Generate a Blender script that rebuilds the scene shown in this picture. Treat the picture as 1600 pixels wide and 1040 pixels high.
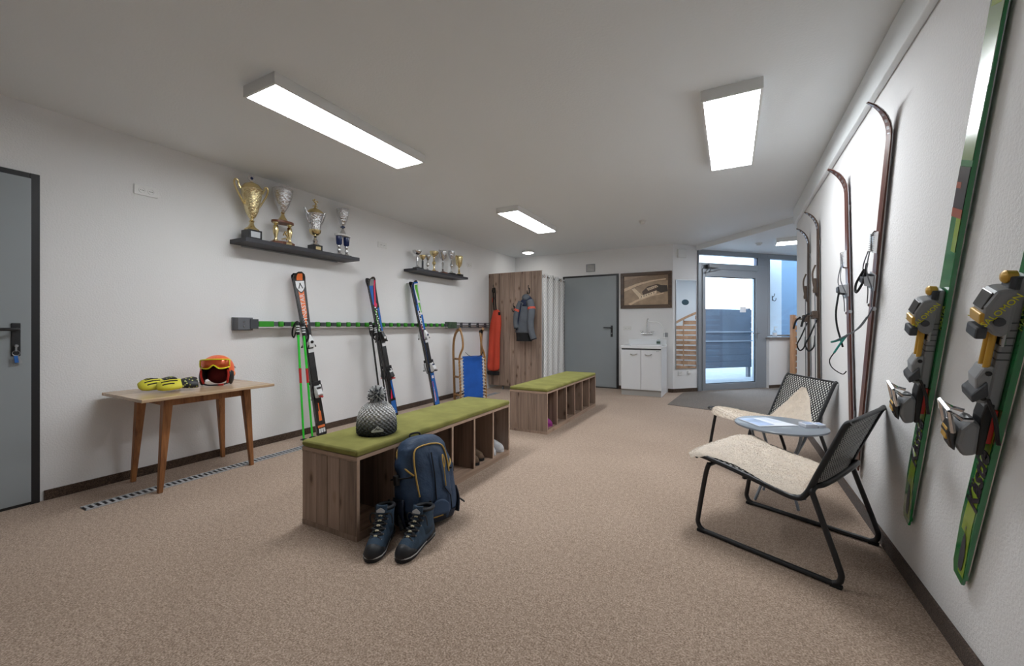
import bpy, math, random
from mathutils import Vector, Matrix, noise
random.seed(7)
for _o in list(bpy.data.objects): bpy.data.objects.remove(_o)
scn = bpy.context.scene
COL = scn.collection
PI = math.pi

# ------------------------------------------------------------------ camera
F_PX, YAW, HORIZON = 640.0, math.radians(28.16), 510.5
cam_d = bpy.data.cameras.new('camera'); cam = bpy.data.objects.new('camera', cam_d); COL.objects.link(cam)
cam.location = (0, 0, 1.15); cam.rotation_euler = (PI/2, 0, YAW)
cam_d.sensor_width = 36; cam_d.lens = F_PX/1600*36; cam_d.shift_y = (HORIZON-520)/1600
cam_d.clip_start = .02
scn.camera = cam
# ------------------------------------------------------------------ world + exposure
w = bpy.data.worlds.new('sky'); scn.world = w; w.use_nodes = True
bg = w.node_tree.nodes['Background']; bg.inputs[0].default_value = (.72, .86, 1, 1); bg.inputs[1].default_value = 3.2
scn.view_settings.view_transform = 'Standard'; scn.view_settings.look = 'None'
scn.view_settings.gamma = 1; scn.view_settings.use_curve_mapping = False
scn.view_settings.exposure = 0.74
LAMP = 17.0          # radiance of the ceiling panels

# ------------------------------------------------------------------ room measures
XL, XR, YB, HC, YF = -4.02, .708, 7.65, 2.60, -1.6
R2 = math.sqrt(2)

# ------------------------------------------------------------------ materials
def C(r, g, b):
    f = lambda c: (c/255/12.92) if c/255 <= .04045 else ((c/255+.055)/1.055)**2.4
    return (f(r), f(g), f(b), 1)
def scl(c, k): return (min(1, c[0]*k), min(1, c[1]*k), min(1, c[2]*k), 1)
class NT:
    def __init__(s, name):
        s.m = bpy.data.materials.new(name); s.m.use_nodes = True; s.t = s.m.node_tree
        s.b = s.t.nodes['Principled BSDF']
    def n(s, typ, **kw):
        nd = s.t.nodes.new(typ)
        for k, v in kw.items():
            if k.startswith('i_'):
                key = k[2:]; key = int(key) if key.isdigit() else key.replace('_', ' ')
                if isinstance(v, tuple) and len(v) == 2 and hasattr(v[0], 'outputs'): s.t.links.new(v[0].outputs[v[1]], nd.inputs[key])
                elif hasattr(v, 'outputs'): s.t.links.new(v.outputs[0], nd.inputs[key])
                else: nd.inputs[key].default_value = v
            else: setattr(nd, k, v)
        return nd
    def l(s, a, b, o=0): s.t.links.new(a.outputs[o], s.b.inputs[b])
    def ramp(s, fac, stops):
        r = s.n('ShaderNodeValToRGB', i_Fac=fac); e = r.color_ramp.elements
        while len(e) > 1: e.remove(e[-1])
        e[0].position, e[0].color = stops[0]
        for p, c in stops[1:]:
            k = e.new(p); k.color = c
        return r
    def coord(s, scale=(1, 1, 1), out='Object', rnd=0):
        tc = s.n('ShaderNodeTexCoord')
        mp = s.n('ShaderNodeMapping', i_Vector=(tc, out), i_Scale=scale)
        if rnd:
            oi = s.n('ShaderNodeObjectInfo'); mu = s.n('ShaderNodeMath', operation='MULTIPLY', i_0=(oi, 'Random'), i_1=rnd)
            cx = s.n('ShaderNodeCombineXYZ', i_X=mu, i_Y=mu, i_Z=mu); s.t.links.new(cx.outputs[0], mp.inputs['Location'])
        return mp
    def bump(s, h, strength=.3, dist=.01, out=0):
        b = s.n('ShaderNodeBump', i_Strength=strength, i_Distance=dist); s.t.links.new(h.outputs[out], b.inputs['Height']); s.l(b, 'Normal')
MATS = {}
def mat(name, col, rough=.5, metal=0, var=0, vscale=8, bump=0, bscale=60, bdist=.004, coat=0, sheen=0, emit=0, spec=None, rnd=0):
    if name in MATS: return MATS[name]
    t = NT(name); b = t.b
    b.inputs['Base Color'].default_value = col; b.inputs['Roughness'].default_value = rough; b.inputs['Metallic'].default_value = metal
    if coat: b.inputs['Coat Weight'].default_value = coat; b.inputs['Coat Roughness'].default_value = .08
    if sheen: b.inputs['Sheen Weight'].default_value = sheen; b.inputs['Sheen Roughness'].default_value = .4
    if spec is not None: b.inputs['Specular IOR Level'].default_value = spec
    if emit: b.inputs['Emission Color'].default_value = col; b.inputs['Emission Strength'].default_value = emit
    if var or bump:
        co = t.coord(rnd=rnd)
    if var:
        nz = t.n('ShaderNodeTexNoise', i_Vector=co, i_Scale=vscale, i_Detail=5.0)
        r = t.ramp(nz, [(.3, scl(col, 1-var)), (.7, scl(col, 1+var))]); t.l(r, 'Base Color')
    if bump:
        nb = t.n('ShaderNodeTexNoise', i_Vector=co, i_Scale=bscale, i_Detail=3.0); t.bump(nb, bump, bdist)
    MATS[name] = t.m; return t.m
def wood(name, base, dark, axis=2, gs=14, knots=.5, rough=.55, rnd=40, var=.22):
    if name in MATS: return MATS[name]
    t = NT(name)
    sc = [gs, gs, gs]; sc[axis] = gs*.055
    co = t.coord(tuple(sc), rnd=rnd)
    sk = [9.5, 9.5, 9.5]; sk[axis] = 4.2
    ck = t.coord(tuple(sk), rnd=rnd)
    n1 = t.n('ShaderNodeTexNoise', i_Vector=co, i_Scale=1.0, i_Detail=8.0, i_Roughness=.62, i_Distortion=.6)
    sf = [gs*7, gs*7, gs*7]; sf[axis] = gs*.25
    n2 = t.n('ShaderNodeTexNoise', i_Vector=t.coord(tuple(sf), rnd=rnd), i_Scale=1.0, i_Detail=4.0)
    r1 = t.ramp(n1, [(.28, dark), (.5, base), (.75, scl(base, 1.25))])
    mx = t.n('ShaderNodeMix', data_type='RGBA', blend_type='MULTIPLY'); mx.inputs[0].default_value = .55
    r2 = t.ramp(n2, [(.3, (.55, .52, .5, 1)), (.65, (1, 1, 1, 1))])
    t.t.links.new(r1.outputs[0], mx.inputs[6]); t.t.links.new(r2.outputs[0], mx.inputs[7])
    last = mx
    if knots:
        vo = t.n('ShaderNodeTexVoronoi', i_Vector=ck, i_Scale=1.0); vo.inputs['Randomness'].default_value = 1
        rk = t.ramp(vo, [(.0, (.10, .07, .05, 1)), (.08, (.3, .23, .18, 1)), (.13, (.72, .66, .6, 1)), (.24, (1, 1, 1, 1))])
        m2 = t.n('ShaderNodeMix', data_type='RGBA', blend_type='MULTIPLY'); m2.inputs[0].default_value = knots
        t.t.links.new(last.outputs[2], m2.inputs[6]); t.t.links.new(rk.outputs[0], m2.inputs[7]); last = m2
    oi = t.n('ShaderNodeObjectInfo')
    mr = t.n('ShaderNodeMapRange', i_Value=(oi, 'Random'), i_3=1-var, i_4=1+var*.6)
    m3 = t.n('ShaderNodeMix', data_type='RGBA', blend_type='MULTIPLY'); m3.inputs[0].default_value = 1
    cc = t.n('ShaderNodeCombineColor', i_0=mr, i_1=mr, i_2=mr)
    t.t.links.new(last.outputs[2], m3.inputs[6]); t.t.links.new(cc.outputs[0], m3.inputs[7])
    t.l(m3, 'Base Color', 2)
    t.b.inputs['Roughness'].default_value = rough
    t.bump(n2, .15, .002)
    MATS[name] = t.m; return t.m

def wall_mat():
    t = NT('plaster_wall'); co = t.coord()
    n1 = t.n('ShaderNodeTexNoise', i_Vector=co, i_Scale=95.0, i_Detail=4.0, i_Roughness=.6)
    n2 = t.n('ShaderNodeTexNoise', i_Vector=co, i_Scale=1.3, i_Detail=3.0)
    c = C(238, 238, 238)
    r = t.ramp(n2, [(.3, scl(c, .96)), (.7, c)]); t.l(r, 'Base Color'); t.b.inputs['Roughness'].default_value = .85
    t.bump(n1, .5, .006); return t.m
def ceil_mat():
    t = NT('painted_ceiling'); co = t.coord()
    n1 = t.n('ShaderNodeTexNoise', i_Vector=co, i_Scale=70.0, i_Detail=4.0)
    t.b.inputs['Base Color'].default_value = C(236, 240, 242); t.b.inputs['Roughness'].default_value = .6
    t.bump(n1, .35, .004); return t.m
def carpet(name, lo, mid, hi, sc=1.0):
    t = NT(name); co = t.coord()
    n1 = t.n('ShaderNodeTexNoise', i_Vector=co, i_Scale=150.0*sc, i_Detail=2.0, i_Roughness=.6)
    n2 = t.n('ShaderNodeTexNoise', i_Vector=co, i_Scale=42.0*sc, i_Detail=2.0, i_Roughness=.65)
    n3 = t.n('ShaderNodeTexNoise', i_Vector=co, i_Scale=1.1, i_Detail=2.0)
    a = t.n('ShaderNodeMath', operation='MULTIPLY_ADD', i_0=n1, i_1=.70, i_2=0.0)
    b = t.n('ShaderNodeMath', operation='MULTIPLY_ADD', i_0=n2, i_1=.22, i_2=a)
    c = t.n('ShaderNodeMath', operation='MULTIPLY_ADD', i_0=n3, i_1=.10, i_2=b)
    r = t.ramp(c, [(.40, lo), (.51, mid), (.63, hi)]); t.l(r, 'Base Color')
    t.b.inputs['Roughness'].default_value = .95; t.b.inputs['Specular IOR Level'].default_value = .15
    t.b.inputs['Sheen Weight'].default_value = .15
    t.bump(n1, .5, .005); return t.m
M_WALL, M_CEIL = wall_mat(), ceil_mat()
M_CARPET = carpet('beige_carpet', C(140, 119, 102), C(174, 152, 134), C(206, 185, 167))
M_MATC = carpet('entrance_carpet', C(84, 76, 70), C(112, 102, 94), C(142, 132, 123), 1.3)
M_BASEB = carpet('brown_carpet_skirting', C(52, 41, 34), C(78, 63, 53), C(104, 87, 75), 1.4)
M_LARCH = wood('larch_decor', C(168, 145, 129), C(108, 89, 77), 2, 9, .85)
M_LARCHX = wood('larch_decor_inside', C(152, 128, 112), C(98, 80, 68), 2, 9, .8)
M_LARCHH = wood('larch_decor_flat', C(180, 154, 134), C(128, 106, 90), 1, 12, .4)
M_EDGE = mat('board_edge', C(178, 152, 132), .55, var=.1, vscale=20)
M_OAK = wood('table_leg_wood', C(166, 112, 68), C(110, 66, 36), 2, 22, .35, .4)
M_OAKTOP = wood('table_top_wood', C(198, 170, 138), C(172, 142, 110), 1, 16, .0, .22, var=.02)
M_SLED = wood('sled_ash', C(170, 125, 72), C(118, 80, 42), 2, 20, .2, .4)
M_FENCE = wood('screen_wood', C(190, 142, 105), C(150, 104, 72), 0, 14, .3, .6)
M_FENCEP = wood('screen_post_wood', C(190, 146, 110), C(150, 106, 76), 2, 14, .3, .6)
M_OLDSKI = wood('old_ski_wood', C(92, 48, 38), C(50, 25, 20), 2, 24, .1, .3, rnd=5)
M_OLDSKI2 = wood('old_ski_brown', C(78, 58, 46), C(40, 30, 24), 2, 24, .2, .75, rnd=5)
M_PICF = wood('picture_frame_wood', C(98, 76, 58), C(62, 46, 34), 0, 20, .0, .4)
def felt():
    t = NT('green_felt'); co = t.coord()
    n1 = t.n('ShaderNodeTexNoise', i_Vector=co, i_Scale=7.0, i_Detail=6.0)
    r = t.ramp(n1, [(.3, C(106, 104, 49)), (.7, C(140, 137, 72))]); t.l(r, 'Base Color')
    t.b.inputs['Roughness'].default_value = .95; t.b.inputs['Sheen Weight'].default_value = .5; t.b.inputs['Sheen Tint'].default_value = C(215, 215, 130)
    n2 = t.n('ShaderNodeTexNoise', i_Vector=co, i_Scale=300.0); t.bump(n2, .3, .002); return t.m
M_FELT = felt()
M_DOOR = mat('grey_door_paint', C(150, 157, 160), .45, var=.03, vscale=2)
M_BLACK = mat('black_metal', C(30, 31, 34), .4)
M_BLACKP = mat('black_plastic', C(22, 22, 24), .45)
M_RUB = mat('black_rubber', C(20, 20, 21), .8)
M_CHROME = mat('chrome', C(225, 226, 228), .12, 1)
M_STEEL = mat('brushed_steel', C(170, 172, 175), .35, 1)
M_GREYM = mat('grey_powder_coat', C(98, 101, 106), .5)
M_DGREY = mat('dark_grey_plastic', C(62, 65, 70), .5)
M_LGREY = mat('light_grey_plastic', C(150, 153, 156), .4)
M_GOLD = mat('gold_metal', C(232, 212, 160), .22, 1)
M_GOLDH = mat('hammered_gold', C(234, 218, 172), .24, 1, bump=1, bscale=48, bdist=.012)
M_SILV = mat('silver_metal', C(214, 214, 216), .15, 1)
M_SILVH = mat('hammered_silver', C(222, 222, 224), .2, 1, bump=1, bscale=44, bdist=.012)
M_MARBLE = mat('black_marble', C(28, 28, 31), .25, var=.2, vscale=30)
M_TWOOD = mat('trophy_wood', C(112, 62, 38), .4, var=.25, vscale=40)
M_BLUEENAM = mat('blue_enamel', C(26, 44, 92), .2)
M_WHITE = mat('white_laminate', C(226, 228, 230), .3)
M_WPLAST = mat('white_plastic', C(228, 228, 226), .35)
M_CERAM = mat('white_ceramic', C(236, 238, 240), .12)
M_DRAIN = mat('drain_steel', C(196, 199, 202), .4, .4)
M_JOINT = mat('board_joint', C(58, 45, 37), .8)
M_SHELF = mat('anthracite_shelf', C(48, 48, 54), .5)
M_ALU = mat('aluminium_frame', C(150, 156, 163), .4, .3)
M_GREEN = mat('rack_green', C(52, 150, 34), .4)
M_PGREEN = mat('pole_green', C(40, 214, 52), .3, coat=.5)
M_ORANGE = mat('ski_orange', C(240, 122, 60), .3, coat=.5)
M_RED = mat('red_plastic', C(190, 44, 38), .35)
M_SKIBLK = mat('ski_black', C(26, 26, 28), .25, coat=.5)
M_SKIWHT = mat('ski_white', C(226, 228, 230), .3, coat=.5)
M_SKIBLU = mat('ski_blue', C(36, 104, 186), .25, coat=.5)
M_SKINAV = mat('ski_navy', C(30, 44, 84), .25, coat=.5)
M_SKIGRN = mat('ski_leaf_green', C(108, 184, 70), .25, coat=.5)
M_SKIPNK = mat('ski_pink', C(222, 48, 92), .25, coat=.5)
M_BRAKE = mat('ski_base', C(60, 62, 66), .35)
M_EDGEM = mat('ski_steel_edge', C(190, 192, 196), .3, .9)
M_YEL = mat('yellow_fabric', C(222, 214, 62), .6, bump=.2, bscale=200)
M_YELP = mat('yellow_plastic', C(226, 222, 40), .3)
M_HELM = mat('helmet_orange', C(243, 108, 62), .4)
M_HELM2 = mat('helmet_pale_orange', C(246, 150, 100), .45)
M_LENS = mat('goggle_lens', C(214, 92, 38), .08, .55, coat=1)
M_LINER = mat('helmet_liner', C(40, 20, 22), .8)
M_LINR = mat('helmet_padding_red', C(120, 28, 32), .8)
M_BLUEF = mat('sled_blue_cloth', C(22, 88, 178), .75, var=.15, vscale=6, bump=.25, bscale=25, bdist=.01)
M_CORD = mat('white_cord', C(228, 222, 208), .8)
M_PACK = mat('navy_nylon', C(44, 66, 94), .6, var=.25, vscale=9, bump=.5, bscale=14, bdist=.02)
M_PACKD = mat('dark_navy_nylon', C(22, 32, 50), .65, bump=.4, bscale=18, bdist=.015)
M_STRAP = mat('black_webbing', C(18, 18, 21), .8)
M_PIPE = mat('mustard_piping', C(196, 160, 84), .6)
M_BOOT = mat('blue_suede', C(47, 67, 86), .85, var=.25, vscale=30, bump=.3, bscale=150)
M_BOOTD = mat('dark_boot_rubber', C(27, 29, 34), .55, bump=.2, bscale=80)
M_LACE = mat('boot_lace', C(34, 34, 36), .8)
M_LACE2 = mat('boot_lace_fleck', C(196, 188, 160), .8)
M_SHOE = mat('brown_shoe', C(104, 84, 66), .8, var=.15)
M_SHOEW = mat('white_shoe', C(214, 216, 220), .6)
M_PURP = mat('purple_slipper', C(150, 44, 132), .6)
M_TROU = mat('orange_red_fabric', C(206, 72, 48), .7, var=.1, vscale=5, bump=.4, bscale=9, bdist=.02)
M_JGREY = mat('jacket_grey', C(92, 97, 104), .75, var=.12, vscale=8, bump=.5, bscale=12, bdist=.02)
M_JNAVY = mat('jacket_navy', C(30, 40, 66), .75, bump=.4, bscale=12, bdist=.015)
M_JOR = mat('jacket_orange', C(240, 96, 62), .6)
M_TABLEG = mat('grey_table_lacquer', C(128, 136, 145), .3)
M_PAPER = mat('paper_white', C(226, 230, 238), .4)
M_PRINT = mat('paper_print', C(150, 168, 200), .35, var=.45, vscale=9)
M_CONC = mat('outside_concrete', C(140, 146, 150), .9, var=.1)
M_OPLANK = mat('blue_grey_boards', C(88, 98, 110), .7, var=.12, vscale=4)
M_OWALL = mat('outside_render', C(222, 228, 232), .9)
M_OBLUE = mat('pale_blue_render', C(108, 132, 154), .9)
M_STONE = mat('stone_sill', C(128, 122, 118), .5, var=.15, vscale=30)
M_OVAL = mat('petrol_sticker', C(42, 82, 100), .4)
M_SILG = mat('grey_knit_light', C(150, 152, 154), .9)
M_MIRROR = mat('mirror_silver', C(222, 228, 232), .02, 1)
def glass(name, rough=0.0, tint=(1, 1, 1, 1)):
    t = NT(name); nt = t.t
    tr = t.n('ShaderNodeBsdfTransparent'); tr.inputs[0].default_value = tint
    gl = t.n('ShaderNodeBsdfGlossy'); gl.inputs['Roughness'].default_value = .02
    lw = t.n('ShaderNodeLayerWeight'); pw = t.n('ShaderNodeMath', operation='POWER', i_0=(lw, 'Facing'), i_1=4.0); fr = t.n('ShaderNodeMath', operation='MULTIPLY_ADD', i_0=pw, i_1=.7, i_2=.03)
    mx = t.n('ShaderNodeMixShader'); nt.links.new(fr.outputs[0], mx.inputs[0]); nt.links.new(tr.outputs[0], mx.inputs[1]); nt.links.new(gl.outputs[0], mx.inputs[2])
    nt.links.new(mx.outputs[0], nt.nodes['Material Output'].inputs[0]); return t.m
M_GLASS = glass('window_glass', tint=(.9, .95, 1, 1))
M_CLEAR = glass('clear_bottle', tint=(.86, .9, .92, 1))
M_PANEL = mat('lamp_diffuser', (.93, .965, 1, 1), .5, emit=LAMP)
M_ROUNDL = mat('round_lamp_diffuser', (1, .97, .92, 1), .5, emit=LAMP*1.1)
def weave():
    t = NT('black_white_weave')
    tc = t.n('ShaderNodeTexCoord')
    mp = t.n('ShaderNodeMapping', i_Vector=(tc, 'UV'))
    sx = t.n('ShaderNodeSeparateXYZ', i_0=mp)
    P = 2*PI/.032
    a = t.n('ShaderNodeMath', operation='MULTIPLY', i_0=(sx, 0), i_1=P); b = t.n('ShaderNodeMath', operation='MULTIPLY', i_0=(sx, 1), i_1=P)
    sa = t.n('ShaderNodeMath', operation='SINE', i_0=a); sb = t.n('ShaderNodeMath', operation='SINE', i_0=b)
    pr = t.n('ShaderNodeMath', operation='MULTIPLY', i_0=sa, i_1=sb)
    r = t.ramp(pr, [(.0, C(20, 20, 22)), (.18, C(20, 20, 22)), (.26, C(225, 224, 220))]); t.l(r, 'Base Color')
    t.b.inputs['Roughness'].default_value = .45
    ab = t.n('ShaderNodeMath', operation='ABSOLUTE', i_0=pr); t.bump(ab, .8, .004); return t.m
M_WEAVE = weave()
def curtain_mat():
    t = NT('white_lattice_curtain'); tc = t.n('ShaderNodeTexCoord'); sx = t.n('ShaderNodeSeparateXYZ', i_0=(tc, 'UV'))
    P = 2*PI/.085
    u = t.n('ShaderNodeMath', operation='MULTIPLY', i_0=(sx, 0), i_1=P); v = t.n('ShaderNodeMath', operation='MULTIPLY', i_0=(sx, 1), i_1=P*.6)
    p = t.n('ShaderNodeMath', operation='ADD', i_0=u, i_1=v); q = t.n('ShaderNodeMath', operation='SUBTRACT', i_0=u, i_1=v)
    sp = t.n('ShaderNodeMath', operation='SINE', i_0=p); sq = t.n('ShaderNodeMath', operation='SINE', i_0=q)
    ap = t.n('ShaderNodeMath', operation='ABSOLUTE', i_0=sp); aq = t.n('ShaderNodeMath', operation='ABSOLUTE', i_0=sq)
    mn = t.n('ShaderNodeMath', operation='MINIMUM', i_0=ap, i_1=aq)
    r = t.ramp(mn, [(.0, C(176, 176, 174)), (.20, C(186, 186, 184)), (.27, C(240, 240, 239))]); t.l(r, 'Base Color'); t.b.inputs['Roughness'].default_value = .9; return t.m
M_CURT = curtain_mat()
def knit():
    t = NT('ombre_knit'); tc = t.n('ShaderNodeTexCoord'); sx = t.n('ShaderNodeSeparateXYZ', i_0=(tc, 'Object'))
    uv = t.n('ShaderNodeSeparateXYZ', i_0=(tc, 'UV'))
    nz = t.n('ShaderNodeTexNoise', i_Vector=(tc, 'Object'), i_Scale=90.0, i_Detail=3.0)
    h = t.n('ShaderNodeMath', operation='MULTIPLY_ADD', i_0=nz, i_1=.07, i_2=(sx, 2))
    rr = t.n('ShaderNodeMath', operation='MULTIPLY', i_0=h, i_1=4.2)
    r = t.ramp(rr, [(.10, C(40, 43, 46)), (.30, C(70, 74, 78)), (.50, C(158, 161, 163)), (.66, C(246, 246, 245))])
    a = t.n('ShaderNodeMath', operation='MULTIPLY', i_0=(uv, 0), i_1=2*PI*26); b = t.n('ShaderNodeMath', operation='MULTIPLY', i_0=(uv, 1), i_1=2*PI*12)
    bs = t.n('ShaderNodeMath', operation='SINE', i_0=b); bb = t.n('ShaderNodeMath', operation='MULTIPLY_ADD', i_0=bs, i_1=.8, i_2=a)
    s1 = t.n('ShaderNodeMath', operation='SINE', i_0=bb); cb = t.n('ShaderNodeMath', operation='COSINE', i_0=b)
    sm = t.n('ShaderNodeMath', operation='MULTIPLY', i_0=s1, i_1=cb)
    rs = t.ramp(sm, [(.0, (.4, .4, .4, 1)), (.5, (1, 1, 1, 1))])
    mx = t.n('ShaderNodeMix', data_type='RGBA', blend_type='MULTIPLY'); mx.inputs[0].default_value = .6
    t.t.links.new(r.outputs[0], mx.inputs[6]); t.t.links.new(rs.outputs[0], mx.inputs[7]); t.l(mx, 'Base Color', 2)
    t.b.inputs['Roughness'].default_value = .95; t.bump(sm, .9, .008); return t.m
M_KNIT = knit()
M_FUR = mat('sheepskin_cream', C(230, 218, 203), .95, var=.06, vscale=22, bump=.5, bscale=110, bdist=.008, sheen=.5)
M_POM = mat('pompom_wool_pale', C(232, 234, 234), .95)
M_POM2 = mat('pompom_wool_dark', C(74, 80, 86), .95)

# ------------------------------------------------------------------ mesh builder
class MB:
    def __init__(s): s.v = []; s.f = []; s.uv = {}
    def add(s, vs, fs):
        o = len(s.v); s.v += [tuple(v) for v in vs]; s.f += [tuple(i+o for i in f) for f in fs]; return s
    def box(s, x0, x1, y0, y1, z0, z1, M=None):
        vs = [Vector((x, y, z)) for z in (z0, z1) for y in (y0, y1) for x in (x0, x1)]
        if M: vs = [M @ v for v in vs]
        return s.add(vs, [(0, 2, 3, 1), (4, 5, 7, 6), (0, 1, 5, 4), (2, 6, 7, 3), (0, 4, 6, 2), (1, 3, 7, 5)])
    def cbox(s, c, d, M=None): return s.box(c[0]-d[0]/2, c[0]+d[0]/2, c[1]-d[1]/2, c[1]+d[1]/2, c[2]-d[2]/2, c[2]+d[2]/2, M)
    def prism(s, poly, h0, h1, plane='xy', M=None):
        mp = {'xy': lambda a, b, h: Vector((a, b, h)), 'xz': lambda a, b, h: Vector((a, h, b)), 'yz': lambda a, b, h: Vector((h, a, b))}[plane]
        n = len(poly); vs = [mp(a, b, h0) for a, b in poly]+[mp(a, b, h1) for a, b in poly]
        if M: vs = [M @ v for v in vs]
        fs = [tuple(range(n-1, -1, -1)), tuple(range(n, 2*n))]+[(i, (i+1) % n, n+(i+1) % n, n+i) for i in range(n)]
        return s.add(vs, fs)
    def tube(s, path, r, n=8, closed=False, flat=1.0, up=None):
        P = [Vector(p) for p in path]; m = len(P); rs = r if isinstance(r, (list, tuple)) else [r]*m
        base = len(s.v); prev = None; T = []
        for i in range(m):
            a = P[(i-1) % m] if (closed or i > 0) else P[i]; b = P[(i+1) % m] if (closed or i < m-1) else P[i]
            T.append((b-a).normalized())
        nrm = Vector(up) if up else (Vector((0, 0, 1)) if abs(T[0].z) < .9 else Vector((1, 0, 0)))
        vs = []
        for i in range(m):
            nrm = nrm-T[i]*nrm.dot(T[i])
            if nrm.length < 1e-6: nrm = T[i].orthogonal()
            nrm.normalize(); bn = T[i].cross(nrm)
            for k in range(n):
                a = 2*PI*k/n; vs.append(P[i]+nrm*math.cos(a)*rs[i]*flat+bn*math.sin(a)*rs[i])
        fs = []
        for i in range(m if closed else m-1):
            j = (i+1) % m
            for k in range(n):
                fs.append((i*n+k, i*n+(k+1) % n, j*n+(k+1) % n, j*n+k))
        if not closed: fs += [tuple(range(n-1, -1, -1)), tuple(range((m-1)*n, m*n))]
        return s.add(vs, fs)
    def lathe(s, prof, n=20, c=(0, 0, 0), M=None, sx=1, sy=1):
        vs = []
        for r, z in prof:
            for k in range(n):
                a = 2*PI*k/n; v = Vector((c[0]+r*math.cos(a)*sx, c[1]+r*math.sin(a)*sy, c[2]+z)); vs.append(M @ v if M else v)
        fs = [(i*n+k, i*n+(k+1) % n, (i+1)*n+(k+1) % n, (i+1)*n+k) for i in range(len(prof)-1) for k in range(n)]
        if prof[0][0] > 1e-5: fs.append(tuple(range(n-1, -1, -1)))
        if prof[-1][0] > 1e-5: fs.append(tuple(range((len(prof)-1)*n, len(prof)*n)))
        return s.add(vs, fs)
    def sphere(s, c, r, n=12, m=8, sc=(1, 1, 1), M=None):
        vs = []; 
        for i in range(m+1):
            th = PI*i/m
            for k in range(n):
                a = 2*PI*k/n; v = Vector((c[0]+r*math.sin(th)*math.cos(a)*sc[0], c[1]+r*math.sin(th)*math.sin(a)*sc[1], c[2]-r*math.cos(th)*sc[2])); vs.append(M @ v if M else v)
        return s.add(vs, [(i*n+k, i*n+(k+1) % n, (i+1)*n+(k+1) % n, (i+1)*n+k) for i in range(m) for k in range(n)])
    def grid(s, fn, nu, nv, close_u=False, uvfn=None):
        o = len(s.v); nu2 = nu if close_u else nu+1
        vs = [fn(i/nu, j/nv) for j in range(nv+1) for i in range(nu2)]
        fs = []
        for j in range(nv):
            for i in range(nu):
                a, b = i, (i+1) % nu2
                fs.append((j*nu2+a, j*nu2+b, (j+1)*nu2+b, (j+1)*nu2+a))
                if uvfn: s.uv[len(s.f)+len(fs)-1] = [uvfn(i/nu, j/nv), uvfn((i+1)/nu, j/nv), uvfn((i+1)/nu, (j+1)/nv), uvfn(i/nu, (j+1)/nv)]
        return s.add(vs, fs)
    def loft(s, rings, cap=True):
        n = len(rings[0]); vs = [p for r in rings for p in r]
        fs = [(i*n+k, i*n+(k+1) % n, (i+1)*n+(k+1) % n, (i+1)*n+k) for i in range(len(rings)-1) for k in range(n)]
        if cap: fs += [tuple(range(n-1, -1, -1)), tuple(range((len(rings)-1)*n, len(rings)*n))]
        return s.add(vs, fs)
    def mesh(s, name, m, smooth=False):
        me = bpy.data.meshes.new(name); me.from_pydata(s.v, [], s.f)
        if s.uv:
            ul = me.uv_layers.new(name='uv')
            for p in me.polygons:
                if p.index in s.uv:
                    for li, q in zip(p.loop_indices, s.uv[p.index]): ul.data[li].uv = q
        if m: me.materials.append(m)
        if smooth:
            for p in me.polygons: p.use_smooth = True
        me.update(); return me
    def build(s, name, m, parent=None, smooth=False, bevel=0, sub=0, solid=0, loc=None, rz=0, auto=True):
        me = s.mesh(name, m, smooth); o = bpy.data.objects.new(name, me); COL.objects.link(o)
        if parent: o.parent = parent
        if loc: o.location = loc
        if rz: o.rotation_euler = (0, 0, rz)
        if solid: md = o.modifiers.new('solid', 'SOLIDIFY'); md.thickness = solid; md.offset = 0
        if bevel: md = o.modifiers.new('bevel', 'BEVEL'); md.width = bevel; md.segments = 2; md.limit_method = 'ANGLE'; md.angle_limit = .7
        if sub: md = o.modifiers.new('sub', 'SUBSURF'); md.levels = sub; md.render_levels = sub
        if smooth and auto:
            try: me.set_sharp_from_angle(angle=.8)
            except Exception: pass
        return o
def obj(name, me, parent=None, M=None):
    o = bpy.data.objects.new(name, me); COL.objects.link(o)
    if parent: o.parent = parent
    if M is not None: o.matrix_local = M
    return o
def tag(o, label=None, cat=None, group=None, kind=None):
    if label: o['label'] = label
    if cat: o['category'] = cat
    if group: o['group'] = group
    if kind: o['kind'] = kind
    return o
def thing(name, label, cat, loc=(0, 0, 0), rz=0, group=None, M=None):
    o = bpy.data.objects.new(name, None); COL.objects.link(o); o.empty_display_size = .05
    if M is not None: o.matrix_local = M
    else: o.location = loc; o.rotation_euler = (0, 0, rz)
    return tag(o, label, cat, group)
def struct(o): o['kind'] = 'structure'; return o
def text(body, size, m, parent, M, name='lettering', ext=.0006, align='CENTER', shear=0, bold=0):
    cu = bpy.data.curves.new('t', 'FONT'); cu.body = body; cu.size = size; cu.extrude = ext; cu.align_x = align; cu.align_y = 'CENTER'; cu.shear = shear; cu.offset = bold; cu.resolution_u = 2
    tmp = bpy.data.objects.new('t', cu); COL.objects.link(tmp)
    bpy.context.view_layer.update()
    me = bpy.data.meshes.new_from_object(tmp.evaluated_get(bpy.context.evaluated_depsgraph_get()))
    bpy.data.objects.remove(tmp); bpy.data.curves.remove(cu)
    me.materials.clear(); me.materials.append(m); me.name = name
    return obj(name, me, parent, M)
def frame(o, x, y, z):
    """matrix with the given axes as columns"""
    x, y, z = Vector(x).normalized(), Vector(y).normalized(), Vector(z).normalized()
    return Matrix(((x.x, y.x, z.x, o[0]), (x.y, y.y, z.y, o[1]), (x.z, y.z, z.z, o[2]), (0, 0, 0, 1)))
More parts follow.
